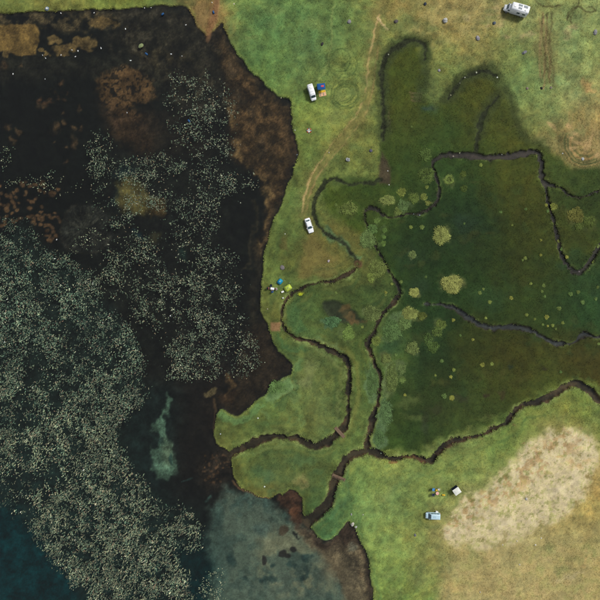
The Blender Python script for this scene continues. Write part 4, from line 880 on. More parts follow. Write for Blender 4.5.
def glasshouse(r, xb0, xb1, xt0, xt1, wb, wt, zb, zt, paint, side_split=(0.0,)):
    """cabin shell with window panes set proud of it"""
    rings = []
    for t, bulge in [(0, 0), (.5, .02), (.88, .03), (1.0, -.05)]:
        z = zb + (zt - zb) * t
        rings.append(rrect(xb0 + (xt0 - xb0) * t - bulge, xb1 + (xt1 - xb1) * t + bulge, wb + (wt - wb) * t + bulge, z, .16))
    rings.append(rrect(xt0 + .25, xt1 - .25, wt - .25, zt + .03, .2))
    cab = MB().loft(rings).build('cabin', paint, r, True)
    def P(t, xf, yf, o=0.0):
        hw = wb + (wt - wb) * t
        x = (xb1 + (xt1 - xb1) * t + .045 + o) if xf == 1 else (xb0 + (xt0 - xb0) * t - .045 - o)
        return Vector((x, yf * hw, zb + (zt - zb) * t))
    MB().quad(P(.06, 1, -.84), P(.06, 1, .84), P(.90, 1, .84), P(.90, 1, -.84)).build('windscreen', GLASS, r)
    MB().quad(P(.12, 0, .80), P(.12, 0, -.80), P(.86, 0, -.80), P(.86, 0, .80)).build('rear_window', GLASS, r)
    cuts = [-1] + list(side_split) + [1]
    for sgn in (-1, 1):
        for a, b in zip(cuts[:-1], cuts[1:]):
            def S(t, u):
                x0 = xb0 + (xt0 - xb0) * t + .22; x1 = xb1 + (xt1 - xb1) * t - .22
                return Vector((x0 + (x1 - x0) * (u + 1) / 2, sgn * (wb + (wt - wb) * t + .035), zb + (zt - zb) * t))
            q = (S(.12, a + .05), S(.12, b - .05), S(.80, b - .05), S(.80, a + .05))
            if sgn > 0: q = q[::-1]
            MB().quad(*q).build('side_window', GLASS, r)
    return cab
def lights(r, xf, xb, hw, zf, zb_):
    for sgn in (-1, 1):
        MB().box((xf, sgn * (hw - .24), zf), (.12, .32, .14)).build('headlight', LAMP, r, False, .03)
        MB().box((xb, sgn * (hw - .16), zb_), (.08, .2, .22)).build('tail_light', RED, r, False, .02)
def mirrors(r, x, hw, z, paint):
    for sgn in (-1, 1): MB().box((x, sgn * (hw + .08), z), (.14, .2, .13)).build('wing_mirror', paint, r, False, .03)

# ---- white saloon on the dirt track
r = root('parked_car', 'white saloon car parked at the end of the dirt track', 'car', 309.2, 225.2, 1.3, (4.6, 14.3))
st = [(-2.24, .66, .42, .78), (-2.16, .80, .28, .92), (-1.6, .87, .22, .96), (-.6, .89, .2, .93), (.8, .89, .2, .92), (1.5, .87, .22, .84), (2.05, .80, .28, .74), (2.26, .64, .38, .62)]
MB().loft([section(*q) for q in st]).build('body', WHITE, r, True)
glasshouse(r, -1.75, 1.05, -1.05, .30, .80, .62, .90, 1.42, WHITE, (0.0,))
wheels(r, (-1.35, 1.35), .88); lights(r, 2.12, -2.2, .84, .64, .78); mirrors(r, .72, .86, .95, WHITE)
MB().box((2.2, 0, .42), (.12, 1.2, .16)).build('bumper', BLACK, r, False, .03); MB().box((-2.22, 0, .42), (.1, 1.2, .16)).build('bumper', BLACK, r, False, .03)
# ---- white camper van by the lake
r = root('camper_van', 'white camper van beside the blue shelter near the lake inlet', 'van', 311.9, 91.3, 1.95, (4.4, 14.2))
st = [(-2.32, .74, .40, 1.75), (-2.26, .84, .28, 1.9), (-1.2, .86, .24, 1.96), (.6, .86, .24, 1.96), (1.0, .84, .24, 1.9)]
MB().loft([section(*q, .16, .04) for q in st]).build('body', WHITE, r, True)
st = [(.95, .86, .24, 1.2), (1.5, .85, .24, 1.12), (2.0, .80, .28, 1.02), (2.28, .64, .36, .82)]
MB().loft([section(*q) for q in st]).build('hood', WHITE, r, True)
MB().loft([rrect(.7, 1.62, .8, 1.1, .12), rrect(.7, 1.34, .76, 1.6, .12), rrect(.7, 1.12, .72, 1.9, .12)]).build('cab', WHITE, r, True)
MB().quad((1.655, -.62, 1.16), (1.655, .62, 1.16), (1.19, .60, 1.84), (1.19, -.60, 1.84)).build('windscreen', GLASS, r)
for sgn in (-1, 1):
    MB().box((1.05, sgn * .815, 1.45), (.55, .02, .45)).build('cab_window', GLASS, r)
    MB().box((-.5, sgn * .868, 1.45), (1.1, .02, .45)).build('side_window', GLASS, r)
MB().box((-1.1, 0, 2.03), (.7, .6, .1)).build('roof_vent', OFFW, r, False, .04); MB().box((.1, 0, 2.02), (.04, 1.3, .05)).build('roof_bar', STEEL, r); MB().box((-1.9, 0, 2.02), (.04, 1.3, .05)).build('roof_bar', STEEL, r)
MB().box((-2.31, 0, 1.45), (.03, 1.2, .5)).build('rear_window', GLASS, r)
wheels(r, (-1.4, 1.45), .85); lights(r, 2.2, -2.3, .78, .8, .9); mirrors(r, 1.35, .84, 1.2, BLACK)
# ---- motorhome with solar panels
r = root('motorhome', 'white motorhome with solar panels on its roof parked at the top edge', 'motorhome', 518.6, 6.6, 2.9, (-20.5, -6.0))
MB().loft([section(x, hw, z0, z1, .18, .03) for x, hw, z0, z1 in [(-3.4, 1.06, .5, 2.75), (-3.32, 1.13, .42, 2.88), (0, 1.14, .42, 2.92), (1.55, 1.13, .42, 2.92), (1.85, 1.06, .9, 2.8)]]).build('body', WHITE, r, True)
MB().loft([section(x, hw, z0, z1, .16, .03) for x, hw, z0, z1 in [(1.6, .98, .42, 2.1), (2.3, .97, .42, 1.95), (2.85, .95, .42, 1.3), (3.35, .9, .42, 1.12), (3.6, .7, .5, .9)]]).build('cab', WHITE, r, True)
MB().quad((2.93, -.72, 1.35), (2.93, .72, 1.35), (2.42, .70, 1.97), (2.42, -.70, 1.97)).build('windscreen', GLASS, r)
for (x, y, sx, sy) in [(-2.15, -.48, 1.25, .62), (-.55, -.48, 1.25, .62), (-.65, .30, 1.2, .55)]:
    p = MB().box((x, y, 2.985), (sx, sy, .04)).build('solar_panel', SOLAR, r)
    MB().box((x, y, 2.96), (sx + .06, sy + .06, .03)).build('panel_frame', STEEL, p)
MB().box((1.0, .1, 3.0), (.7, .5, .1)).build('roof_light', OFFW, r, False, .04); MB().box((-2.3, .5, 3.0), (.4, .4, .12)).build('roof_vent', OFFW, r, False, .04)
MB().tube([(-2.6, 1.2, 2.6), (1.0, 1.2, 2.6)], .07).build('awning_roll', OFFW, r, True); MB().tube([(-2.6, -1.2, 2.6), (1.0, -1.2, 2.6)], .05).build('gutter', OFFW, r, True)
for sgn in (-1, 1):
    for x in (-2.4, -.7): MB().box((x, sgn * 1.15, 1.75), (.9, .03, .5)).build('side_window', GLASS, r)
    MB().box((2.25, sgn * .98, 1.6), (.6, .03, .45)).build('cab_window', GLASS, r)
d = MB().box((.6, -1.15, 1.4), (.65, .03, 1.75)).build('door', OFFW, r); MB().box((.85, -1.18, 1.35), (.12, .03, .05)).build('handle', BLACK, d)
wheels(r, (-2.1, 2.5), 1.02, .36, .24); lights(r, 3.5, -3.4, .9, .85, .9); mirrors(r, 2.6, 1.0, 1.5, WHITE)
# ---- pale blue van on the grass beside the sandy knoll
r = root('parked_van', 'pale blue people carrier parked on grass beside the sandy knoll', 'van', 433.6, 517.0, 1.6, (-14, -0.6))
st = [(-2.14, .80, .42, .98), (-2.08, .90, .28, 1.04), (-.8, .94, .22, 1.04), (.7, .94, .22, 1.02), (1.3, .92, .22, .98), (1.85, .86, .28, .9), (2.14, .66, .38, .76)]
MB().loft([section(*q) for q in st]).build('body', PALEBLUE, r, True)
glasshouse(r, -2.08, 1.42, -1.95, .62, .86, .74, 1.0, 1.68, PALEBLUE, (-.3, .35))
for y in (-.55, .55): MB().tube([(-1.7, y, 1.75), (.35, y, 1.75)], .025).build('roof_rail', STEEL, r)
MB().box((-.3, 0, 1.73), (.8, .6, .03)).build('sunroof', mat('tinted roof glass', (.2, .28, .32), .15), r)
wheels(r, (-1.35, 1.35), .93); lights(r, 2.02, -2.12, .9, .72, .85); mirrors(r, 1.05, .92, 1.05, PALEBLUE)
MB().box((2.1, 0, .42), (.12, 1.2, .16)).build('bumper', BLACK, r, False, .03); MB().box((-2.14, 0, .42), (.1, 1.2, .16)).build('bumper', BLACK, r, False, .03)

# ---- camp gear
def camp_chair(label, px, py, front, cl, group=None, s=1.0):
    r = root('camp_chair', label, 'chair', px, py, .5, front, group, 0, s)
    MB().quad((-.25, -.27, .42), (.27, -.27, .46), (.27, .27, .46), (-.25, .27, .42), .03).build('seat', cl, r)
    MB().quad((-.25, -.27, .44), (-.25, .27, .44), (-.42, .27, .95), (-.42, -.27, .95), .03).build('backrest', cl, r)
    for sgn in (-1, 1):
        MB().tube([(.27, sgn * .28, 0), (-.25, sgn * .28, .43), (-.42, sgn * .28, .95)], .013).build('leg', STEEL, r)
        MB().tube([(-.32, sgn * .28, 0), (.27, sgn * .28, .46)], .013).build('leg', STEEL, r)
        MB().box((.0, sgn * .31, .66), (.5, .07, .03)).build('armrest', cl, r)
    return r
def dome_tent(name, label, px, py, front, L, W, H, cl, vent, front_door=True):
    r = root(name, label, 'tent', px, py, H * .6, front)
    rings = []
    for t in (0, .25, .5, .7, .86, .96):
        k = math.sqrt(1 - t * t); rings.append(rrect(-L / 2 * k, L / 2 * k, W / 2 * k, H * t + .02, min(.35 * k + .06, W / 2 * k * .9)))
    MB().loft(rings).build('canopy', cl, r, True)
    for sy in (-1, 1):
        MB().tube([(-L / 2 * math.cos(a) * .99, -sy * W / 2 * math.cos(a) * .99 * .96, H * math.sin(a) + .04) for a in np.linspace(.04, math.pi - .04, 13)], .018).build('pole', GREYC, r)
    MB().loft([rrect(-.16, .16, .16, H * .97, .1), rrect(-.1, .1, .1, H * 1.03, .06)]).build('vent', vent, r, True)
    if front_door: MB().quad((L / 2 * .93, -.3, .12), (L / 2 * .93, .3, .12), (L / 2 * .74, .2, H * .66), (L / 2 * .74, -.2, H * .66), .05).build('door', vent, r)
    for sx in (-1, 1):
        for sy in (-1, 1):
            MB().tube([(sx * L / 2 * .8, sy * W / 2 * .8, H * .4), (sx * (L / 2 + .5), sy * (W / 2 + .35), .02)], .008, 4).build('guy_rope', WCLOTH, r)
    return r
dome_tent('tent', 'small teal blue dome tent with a white vent in the lakeside camp', 279.9, 281.6, (5, -6.5), 1.75, 1.45, 1.1, TEAL, WCLOTH)
dome_tent('tent', 'lime green tent with crossed seams beside the winding stream', 287.8, 288.0, (6.3, -4.2), 2.3, 1.75, 1.15, LIME, GREYC, False)
r = root('cool_box', 'white cool box on the grass at the corner of the lime tent', 'box', 282.6, 291.8, .45, (3, -1.2))
MB().box((0, 0, .2), (.75, .45, .4)).build('tub', WHITE, r, False, .03); l = MB().box((0, 0, .44), (.79, .49, .08)).build('lid', OFFW, r, False, .02); MB().tube([(-.3, .26, .3), (-.3, .3, .46), (.3, .3, .46), (.3, .26, .3)], .015).build('handle', GREYC, l)
r = root('water_canister', 'small white canister standing alone below the lime tent', 'canister', 283.0, 298.0, .4, (1, 0))
MB().box((0, 0, .2), (.42, .36, .4)).build('tank', WHITE, r, False, .05); MB().disc((.1, 0, .43), .06, .07, 'Z').build('cap', GREYC, r); MB().tube([(-.15, 0, .4), (-.1, 0, .48), (.03, 0, .48), (.05, 0, .4)], .02).build('handle', WHITE, r)
# table with seated campers
r = root('folding_table', 'white folding table in the middle of the seated lakeside campers', 'table', 272.4, 288.6, .7, (3, .4))
MB().box((0, 0, .70), (1.1, .65, .04)).build('tabletop', WHITE, r, False, .012)
for sx in (-.48, .48):
    for sy in (-.27, .27): MB().tube([(sx, sy, .0), (sx * .9, sy, .68)], .015).build('leg', STEEL, r)
def skinned(name, pts, edges, rad, m, parent, rootv=0, sub=1):
    me = bpy.data.meshes.new(name); me.from_pydata(pts, edges, []); me.update()
    o = link(name, me, parent, m); sk = o.modifiers.new('skin', 'SKIN'); sk.use_smooth_shade = True
    if not me.skin_vertices: pass
    lay = me.skin_vertices[0].data
    for i, q in enumerate(rad): lay[i].radius = (q, q) if not isinstance(q, tuple) else q; lay[i].use_root = (i == rootv)
    s = o.modifiers.new('sub', 'SUBSURF'); s.levels = sub; s.render_levels = sub
    return o
def person(label, px, py, front, shirt, group):
    r = root('person', label, 'person', px, py, 1.1, front, group)
    P = [(0, 0, .53), (0, 0, .76), (0, 0, 1.0), (.01, 0, 1.13), (.03, 0, 1.2), (.04, 0, 1.31), (.03, 0, 1.38), (.13, 0, 1.27)]; R = [(.15, .12), (.14, .11), (.17, .11), .06, .06, .095, .06, .018]
    E = [(0, 1), (1, 2), (2, 3), (3, 4), (4, 5), (5, 6), (5, 7)]
    for sg in (-1, 1):
        k = len(P); P += [(.02, sg * .1, .5), (.43, sg * .13, .5), (.44, sg * .12, .1), (.57, sg * .13, .05)]; R += [.09, .062, .042, .035]; E += [(0, k), (k, k + 1), (k + 1, k + 2), (k + 2, k + 3)]
        k = len(P); P += [(0, sg * .19, 1.05), (.07, sg * .25, .8), (.30, sg * .19, .74), (.37, sg * .17, .75)]; R += [.06, .044, .03, .028]; E += [(2, k), (k, k + 1), (k + 1, k + 2), (k + 2, k + 3)]
        h = k + 3
        for q, (dy, L) in enumerate([(-.03, .07), (-.01, .085), (.01, .08), (.03, .065)]):
            P.append((.37 + L, sg * .17 + dy, .735)); R.append(.009); E.append((h, len(P) - 1))
        P.append((.36 + .03, sg * .17 - sg * .06, .75)); R.append(.011); E.append((h, len(P) - 1))
    b = skinned('body', P, E, R, SKIN, r)
    P = [(0, 0, .55), (0, 0, .78), (0, 0, 1.0), (.01, 0, 1.1)]; R = [(.165, .135), (.155, .125), (.185, .125), .08]; E = [(0, 1), (1, 2), (2, 3)]
    for sg in (-1, 1): k = len(P); P += [(0, sg * .19, 1.05), (.06, sg * .24, .84)]; R += [.075, .062]; E += [(2, k), (k, k + 1)]
    skinned('shirt', P, E, R, shirt, r)
    P = [(0, 0, .53)]; R = [(.165, .135)]; E = []
    for sg in (-1, 1): k = len(P); P += [(.04, sg * .1, .5), (.43, sg * .13, .505), (.44, sg * .12, .14)]; R += [.102, .075, .055]; E += [(0, k), (k, k + 1), (k + 1, k + 2)]
    skinned('trousers', P, E, R, DENIM, r)
    rings = [[Vector((.02 + q * math.cos(a), q * .92 * math.sin(a), z)) for a in np.linspace(0, 6.283, 13)[:-1]] for q, z in [(.108, 1.29), (.115, 1.34), (.10, 1.40), (.06, 1.435)]]
    MB().loft(rings).build('hair', HAIR, r, True)
    return r
for (lab, px, py, fr_, sh, ch) in [('person in an orange red shirt seated nearest the lake in the camp', 268.4, 288.3, (1, .1), ORNG, NAVY), ('person in a blue shirt seated below the white camp table', 272.3, 291.3, (0, -1), SKYB, BLUE), ('person in a pink shirt seated right of the white camp table', 276.2, 289.0, (-1, 0), PINK, WCLOTH)]:
    c = camp_chair('folding camp chair under the ' + ' '.join(lab.split()[:6 if 'orange' in lab else 5]) + ' at the lakeside table', px, py, fr_, ch, 'chairs round the lakeside camp table')
    p = person(lab, px, py, fr_, sh, 'campers seated at the lakeside table')
    p.location = c.location; p.location.z -= .02
camp_chair('empty dark navy folding chair above the white camp table', 271.0, 285.8, (0, 1), NAVY, 'chairs round the lakeside camp table')
# blue shelter and rug beside the camper van
r = root('camp_shelter', 'blue canopy shelter with a red panel beside the white camper van', 'shelter', 321.2, 86.4, 1.7, (8.2, -.8))
rings = [rrect(-1.2, 1.2, .92, 1.62, .08), rrect(-1.15, 1.15, .88, 1.7, .1), rrect(-.5, .5, .35, 1.86, .1)]
cn = MB().loft(rings).build('canopy', BLUE, r)
MB().loft([rrect(-.05, .75, .26, 1.862, .12), rrect(0, .7, .22, 1.90, .12)]).build('red_panel', REDC, cn)
for sx in (-1.12, 1.12):
    for sy in (-.84, .84): MB().tube([(sx, sy, 0), (sx, sy, 1.64)], .025).build('pole', STEEL, r)
MB().quad((-1.18, -.9, .05), (-1.18, .9, .05), (-1.18, .9, 1.62), (-1.18, -.9, 1.62), .02).build('side_curtain', NAVY, r)
r = root('picnic_rug', 'peach and yellow striped rug laid out below the blue shelter', 'rug', 322.4, 93.4, .05, (7.6, -1.6))
MB().box((0, 0, .05), (2.15, 1.7, .05)).build('rug_base', PEACH, r, False, .01)
MB().box((0, .55, .085), (2.0, .5, .02)).build('yellow_band', YEL, r)
for k in range(4): MB().box((-.75 + .5 * k, -.3, .085), (.22, .9, .02)).build('stripe', PINK if k % 2 else GREYC, r)
# white-topped cube tent
r = root('cube_tent', 'square white topped tent with navy walls at the edge of the sandy knoll', 'tent', 457.0, 491.4, 1.7, (5.2, -3.6))
for (a, b) in [((-.95, -.85), (.95, -.85)), ((.95, -.85), (.95, .85)), ((.95, .85), (-.95, .85)), ((-.95, .85), (-.95, -.85))]:
    MB().quad((a[0], a[1], .03), (b[0], b[1], .03), (b[0], b[1], 1.62), (a[0], a[1], 1.62), .02).build('wall', NAVY, r)
MB().loft([rrect(-1.05, 1.05, .95, 1.6, .06), rrect(-1.03, 1.03, .93, 1.68, .06), rrect(-.3, .3, .25, 1.86, .05)]).build('roof', WCLOTH, r)
for sx in (-.98, .98):
    for sy in (-.88, .88): MB().tube([(sx, sy, 0), (sx, sy, 1.62)], .025).build('pole', STEEL, r)
# chairs by the pale blue van
G2 = 'camp chairs above the pale blue van'
camp_chair('sky blue folding chair, upper left of the group above the pale blue van', 433.5, 489.4, (1, .1), SKYB, G2, 1.25)
camp_chair('navy folding chair, lower left of the group above the pale blue van', 433.5, 494.8, (1, -.1), NAVY, G2, 1.3)
camp_chair('yellow folding chair at the top of the group above the pale blue van', 436.8, 490.2, (0, 1), YEL, G2, 1.0)
camp_chair('white folding chair right of the yellow chair above the pale blue van', 438.8, 489.5, (-.3, 1), WCLOTH, G2)
r = root('low_table', 'pinkish white low round table amid the chairs above the pale blue van', 'table', 437.4, 493.4, .4, (1, 0))
MB().disc((0, 0, .40), .5, .04, 'Z', 20).build('tabletop', PINK, r)
for a in (0, 2.1, 4.2): MB().tube([(.4 * math.cos(a), .4 * math.sin(a), 0), (.15 * math.cos(a), .15 * math.sin(a), .38)], .018).build('leg', STEEL, r)
r = root('kit_bag', 'bright yellow holdall lying apart from the chairs near the cube tent', 'bag', 443.6, 495.2, .3, (1, .1))
MB().loft([[Vector((x, q * math.cos(a), .2 + q * .8 * math.sin(a))) for a in np.linspace(0, 6.283, 11)[:-1]] for x, q in [(-.48, .12), (-.42, .22), (0, .25), (.42, .22), (.48, .12)]]).build('bag_body', YEL, r, True)
MB().tube([(-.2, .1, .4), (-.15, .0, .5), (.15, 0, .5), (.2, .1, .4)], .02).build('strap', BLACK, r)
r = root('storage_box', 'white storage box standing against the pale blue van', 'box', 437.0, 512.3, .5, (1, .2))
MB().box((0, 0, .24), (.7, .5, .46)).build('tub', WHITE, r, False, .03); MB().box((0, 0, .5), (.74, .54, .06)).build('lid', OFFW, r, False, .02)

# ---- plank footbridges
def footbridge(label, a, b, width, rail):
    pa, pb = at(*a), at(*b); mid = (pa + pb) / 2; L = (pb - pa).length
    o = bpy.data.objects.new('footbridge', None); COL.objects.link(o)
    zz = max(ground_z(pa.x, pa.y), ground_z(pb.x, pb.y))
    o.location = (mid.x, mid.y, zz - .02); o.rotation_euler = (0, 0, math.atan2(pb.y - pa.y, pb.x - pa.x)); tag(o, label, 'bridge', 'footbridges')
    for sy in (-1, 1): MB().box((0, sy * width * .36, .06), (L, .16, .16)).build('beam', WOOD, o)
    n = int(L / .2); pm = None
    for k in range(n):
        if pm is None: pl = MB().box((0, 0, 0), (.165, width, .04)).build('plank', WOOD, o); pm = pl.data
        else: pl = link('plank', pm, o)
        pl.location = (-L / 2 + (k + .5) * L / n, random.uniform(-.05, .05), .165 + random.uniform(-.006, .006)); pl.rotation_euler = (0, 0, random.uniform(-.03, .03))
    if rail:
        for sy in (-1, 1):
            MB().tube([(-L / 2, sy * width * .5, .95), (L / 2, sy * width * .5, .95)], .04).build('handrail', WOOD, o)
            for x in (-.9, 0, .9): MB().box((x * L / 2, sy * width * .5, .5), (.08, .08, .9)).build('post', WOOD, o)
footbridge('plank footbridge crossing the bend of the lower winding stream', (335.2, 427.2), (344.2, 437.2), 1.0, False)
footbridge('narrow railed footbridge crossing the main stream above its mouth', (332.0, 474.4), (345.2, 479.6), .75, True)

# ---- telling look-alikes apart by what they lie next to
MARKS = [('the largest yellow shrub',451.8,284),('the triangular pale shrub',441.5,235.5),('the middle of the grey stream',500,327),('the left end of the grey stream',440,304),('the right end of the grey stream',585,335),('the narrow part of the grey stream',555,343),
 ('the right hand ditch bend',579,272),('the right hand ditch',556,230),('the wide tan shrub',576,215),('the faint shrub chain',435,336),('the bend of the ditch loop',436,203),('the left side of the ditch loop',400,215),('the right upper ditch corner',541,155),('the left upper ditch corner',434,160),('the long upper ditch',485,157),
 ('the stream fork',368,452),('the dark hollow',342,311),('the bright yellow green shrub',410,313),('the white saloon',309,225),('the curved ditch',478,71),('the hooked small ditch',372,208),('the lowest right stream loop',577,383),('the bare ditch corner',384,178),('the teal puddle',427,110),('the round feathery shrub',372,313),('the round pale shrub',412,348),
 ('the camper van',312,91),('the dirt track',340,142),('the brown path at the top',214,8),('the lime tent',288,288),('the earth crossing',274,327),('the tip of the lake peninsula',225,430),('the southern green island',260,480),('the cream shore boulder',352,525),('the sandy knoll edge',530,540),('the dry bottom right grass',500,580),('the curved tyre marks',580,150),('the north ditch bend',400,45),('the lake inlet point',290,95),('the eastern lake shore',296,140),('the worn brown ground',322,260),
 ('the ochre shoal',20,40),('the small ochre shoals',70,45),('the mossy rock',141,46),('the round brown shoal',122,88),('the top lake shore',100,8),('the lake corner at the top',190,20),('the far left lake edge',5,75)]
_seen = {}
def nearby(kindword, px, py):
    nm, mx_, my_ = min(MARKS, key=lambda m_: math.hypot(m_[1] - px, m_[2] - py)); dx, dy = px - mx_, py - my_; d = math.hypot(dx, dy)
    side = ('right of' if dx > 0 else 'left of') if abs(dx) > 1.6 * abs(dy) else (('below' if dy > 0 else 'above') if abs(dy) > 1.6 * abs(dx) else ('below right of' if dy > 0 and dx > 0 else 'below left of' if dy > 0 else 'above right of' if dx > 0 else 'above left of'))
    how = 'close ' if d < 9 else 'a little way ' if d < 22 else 'well '
    return '%s %s%s %s' % (kindword, how, side, nm)
# ---- stones
import bmesh
def boulder(name, label, cat, px, py, r, srgb, group=None, sq=(1, 1, .6), on_water=False, seed=0):
    bm = bmesh.new(); bmesh.ops.create_icosphere(bm, subdivisions=3 if r > .3 else 2, radius=1)
    rr = random.Random(int(px * 13 + py * 7)); ox, oy = rr.uniform(0, 50), rr.uniform(0, 50)
    for v in bm.verts:
        c = v.co.copy(); q = 1 + .28 * float(vnoise(np.array([c.x * 1.4 + ox]), np.array([c.y * 1.4 + c.z * 2.1 + oy]), 91)[0]) + .12 * float(vnoise(np.array([c.x * 4 + oy]), np.array([c.y * 4 - c.z * 3 + ox]), 92)[0])
        v.co = Vector((c.x * sq[0], c.y * sq[1], max(c.z, -.45) * sq[2])) * r * q
    me = bpy.data.meshes.new(name); bm.to_mesh(me); bm.free()
    key = 'stone %d %d %d' % tuple(srgb)
    m = bpy.data.materials.get(key) or mat(key, tuple(alb(srgb)), .85, 0, .18, 5, .2)
    o = link(name, me, None, m); p = at(px, py, ZREF); z = ground_z(p.x, p.y)
    if on_water: p = at(px, py, 0.0); z = 0.0
    o.location = (p.x, p.y, z + r * sq[2] * .25); o.rotation_euler = (0, 0, rr.uniform(0, 6.28))
    return tag(o, label, cat, group)
GB = 'boulders lying about the meadow'
for (px, py, r, c, sq, lab) in [
 (349,22,.75,(168,156,166),(1,1,.6),'lilac grey boulder left of the dirt track near the top'),
 (322.4,44,.62,(62,58,58),(1.3,.8,.6),'dark boulder in the green pasture above the camper van'),
 (347.8,159.8,.85,(180,182,188),(1,1,.7),'pale grey boulder in the brown grass below the dirt track'),
 (371,150.6,.6,(104,98,140),(1,1,.7),'small violet grey boulder nearest the bare ditch corner'),
 (396,21.5,.7,(112,96,96),(1.3,.9,.6),'brownish boulder right of the pale sandy streak at the track top'),
 (425,4,.62,(48,62,92),(1,1,.7),'dark blue grey boulder close to the top edge'),
 (445,21,1.0,(226,220,216),(1,.85,.8),'large white boulder in the dry pasture'),
 (494,23.2,.62,(92,112,134),(1,1,.7),'blue grey boulder left below the motorhome'),
 (477.7,38.2,.85,(178,166,182),(1.1,.9,.6),'lilac boulder in the dry pasture above the curved ditch'),
 (439,70.6,.5,(190,174,196),(1,1,.7),'small pale lilac boulder between the two old ditch bends'),
 (524.6,52.6,.95,(152,148,162),(.6,1.1,.6),'long grey boulder left of the wheel ruts'),
 (595,32.6,.85,(166,160,168),(1.2,.9,.5),'pale lilac boulder near the right edge below the looped tracks'),
 (541.2,88.6,.5,(48,44,40),(1.2,.8,.6),'small dark boulder at the lower end of the wheel ruts'),
 (550.8,87.6,.45,(176,150,128),(1,1,.6),'small tan stone at the lower end of the wheel ruts'),
 (527,88.5,.5,(172,142,120),(1,1,.6),'small pinkish stone left of the wheel ruts lower end'),
 (328.5,261,.5,(214,184,200),(.8,1.1,.5),'small pinkish white stone on the worn brown ground'),
 (282,267.6,.9,(140,124,126),(1,1,.4),'flat grey boulder above the teal tent'),
 (582.6,159,.6,(214,214,216),(1,1,.6),'white stone inside the curved tyre marks at the right'),
 (415,535,.5,(122,122,138),(1.2,1,.5),'grey stone below left of the pale blue van'),
 (524.5,497.5,.5,(222,210,196),(1,1,.6),'white stone on the sandy knoll'),
 (352.6,524.6,.75,(236,222,202),(.8,1.1,.7),'cream boulder at the tip of the muddy shore notch'),
 (355.8,527.2,.45,(206,206,204),(1.2,.8,.6),'small white stone just right of the cream shore boulder'),
 (351.2,514,.4,(170,170,166),(.8,1.2,.6),'small grey stone above the cream shore boulder'),
 (141,46,.62,(120,128,88),(1.2,.9,.4),None)]:
    if lab is None: boulder('mossy_rock', 'pale green mossy rock standing out of the dark upper lake', 'rock', px, py, r, c, None, sq, True)
    else: boulder('boulder', lab, 'boulder', px, py, r * .74, tuple(int(.80 * (q * .6 + .4 * sum(c) / 3)) for q in c), GB, sq)
SM = [(234,4,(214,200,180)),(212,2.5,(214,206,196)),(267.5,309,(190,178,160)),(285,234,(206,206,190)),(258,418,(210,214,204)),(220.5,434,(204,210,216)),(264.5,486.5,(214,218,206)),(387.8,171,(226,226,222)),(389,184.8,(226,226,222)),
 (465,77.3,(196,196,176)),(476.5,72.3,(180,182,160)),(497.2,77.4,(214,218,206)),(451,95,(176,170,140)),(388.5,54.5,(150,152,130)),(460,83,(150,152,128)),(454,155.5,(190,170,160)),(460,152.5,(190,190,160)),(502.5,154,(196,196,180)),
 (295,130,(198,204,190)),(297,154,(150,160,170)),(363,514.5,(190,190,170)),(281,97,(190,186,150)),(562.5,153.5,(200,200,196)),(414,213.5,(160,170,170)),(420,215,(160,170,176)),(381.5,454,(190,200,180)),(329,152.5,(190,180,160)),(540,537,(226,220,208)),(534.5,544,(230,222,210)),(519,564,(206,196,170)),(516,540,(220,210,190)),(502,544,(214,206,196)),(580.5,271.5,(150,132,136)),(480,592,(190,180,170))]
for (px, py, c) in SM: boulder('stone', nearby('small pale stone', px, py), 'stone', px, py, rng.uniform(.16, .26), tuple(int(.9 * q) for q in c), 'small pale stones scattered about')
# fire ring
r = root('fire_ring', 'ring of stones round a pale ash fireplace near the eastern lake shore', 'fire ring', 309, 130.6, .1, (1, 0))
for k in range(8):
    a = k * .785; MB().loft([[Vector((.62 * math.cos(a) + q * math.cos(b) * (1 + .2 * math.sin(3 * b + k)), .62 * math.sin(a) + q * math.sin(b), z)) for b in np.linspace(0, 6.283, 8)[:-1]] for q, z in [(.2, -.05), (.23, .1), (.14, .22)]]).build('stone', ORNG if k % 2 else GREYC, r, True)
MB().disc((0, 0, .04), .5, .08, 'Z', 14).build('ash', WCLOTH, r); MB().tube([(-.35, -.1, .12), (.3, .15, .14)], .06).build('charred_log', BLACK, r)

# ---- birds and floats on the lake
def bird(px, py, s=1.0, yaw=0.0, proto=[None]):
    p = at(px, py, .1)
    if proto[0] is None:
        o = bpy.data.objects.new('water_bird', None); COL.objects.link(o)
        MB().loft([[Vector((x, q * math.cos(a), z + q * .75 * math.sin(a))) for a in np.linspace(0, 6.283, 11)[:-1]] for x, q, z in [(-.42, .03, .16), (-.3, .1, .12), (-.1, .17, .1), (.12, .16, .1), (.26, .08, .14)]]).build('body', WHITE, o, True)
        MB().tube([(.2, 0, .14), (.28, 0, .3), (.3, 0, .4), (.38, 0, .42)], [.06, .045, .06, .03], 8).build('neck', WHITE, o, True)
        MB().tube([(.38, 0, .42), (.5, 0, .40)], [.025, .008]).build('beak', mat('beak', (.5, .25, .05)), o)
        for sg in (-1, 1): MB().loft([[Vector((x, sg * (.12 + q * .3) + 0 * math.cos(a) * q, .14 + q * math.sin(a) * .6)) + Vector((0, sg * .04 * math.cos(a), 0)) for a in np.linspace(0, 6.283, 9)[:-1]] for x, q in [(-.4, .02), (-.2, .09), (.1, .08), (.16, .02)]]).build('wing', OFFW, o, True)
        proto[0] = o
    else: o = copy_tree(proto[0])
    o.location = (p.x, p.y, 0.0); o.rotation_euler = (0, 0, yaw); o.scale = (s * .52,) * 3
    return tag(o, nearby('white bird on the water', px, py), 'bird', 'white birds scattered on the upper lake')
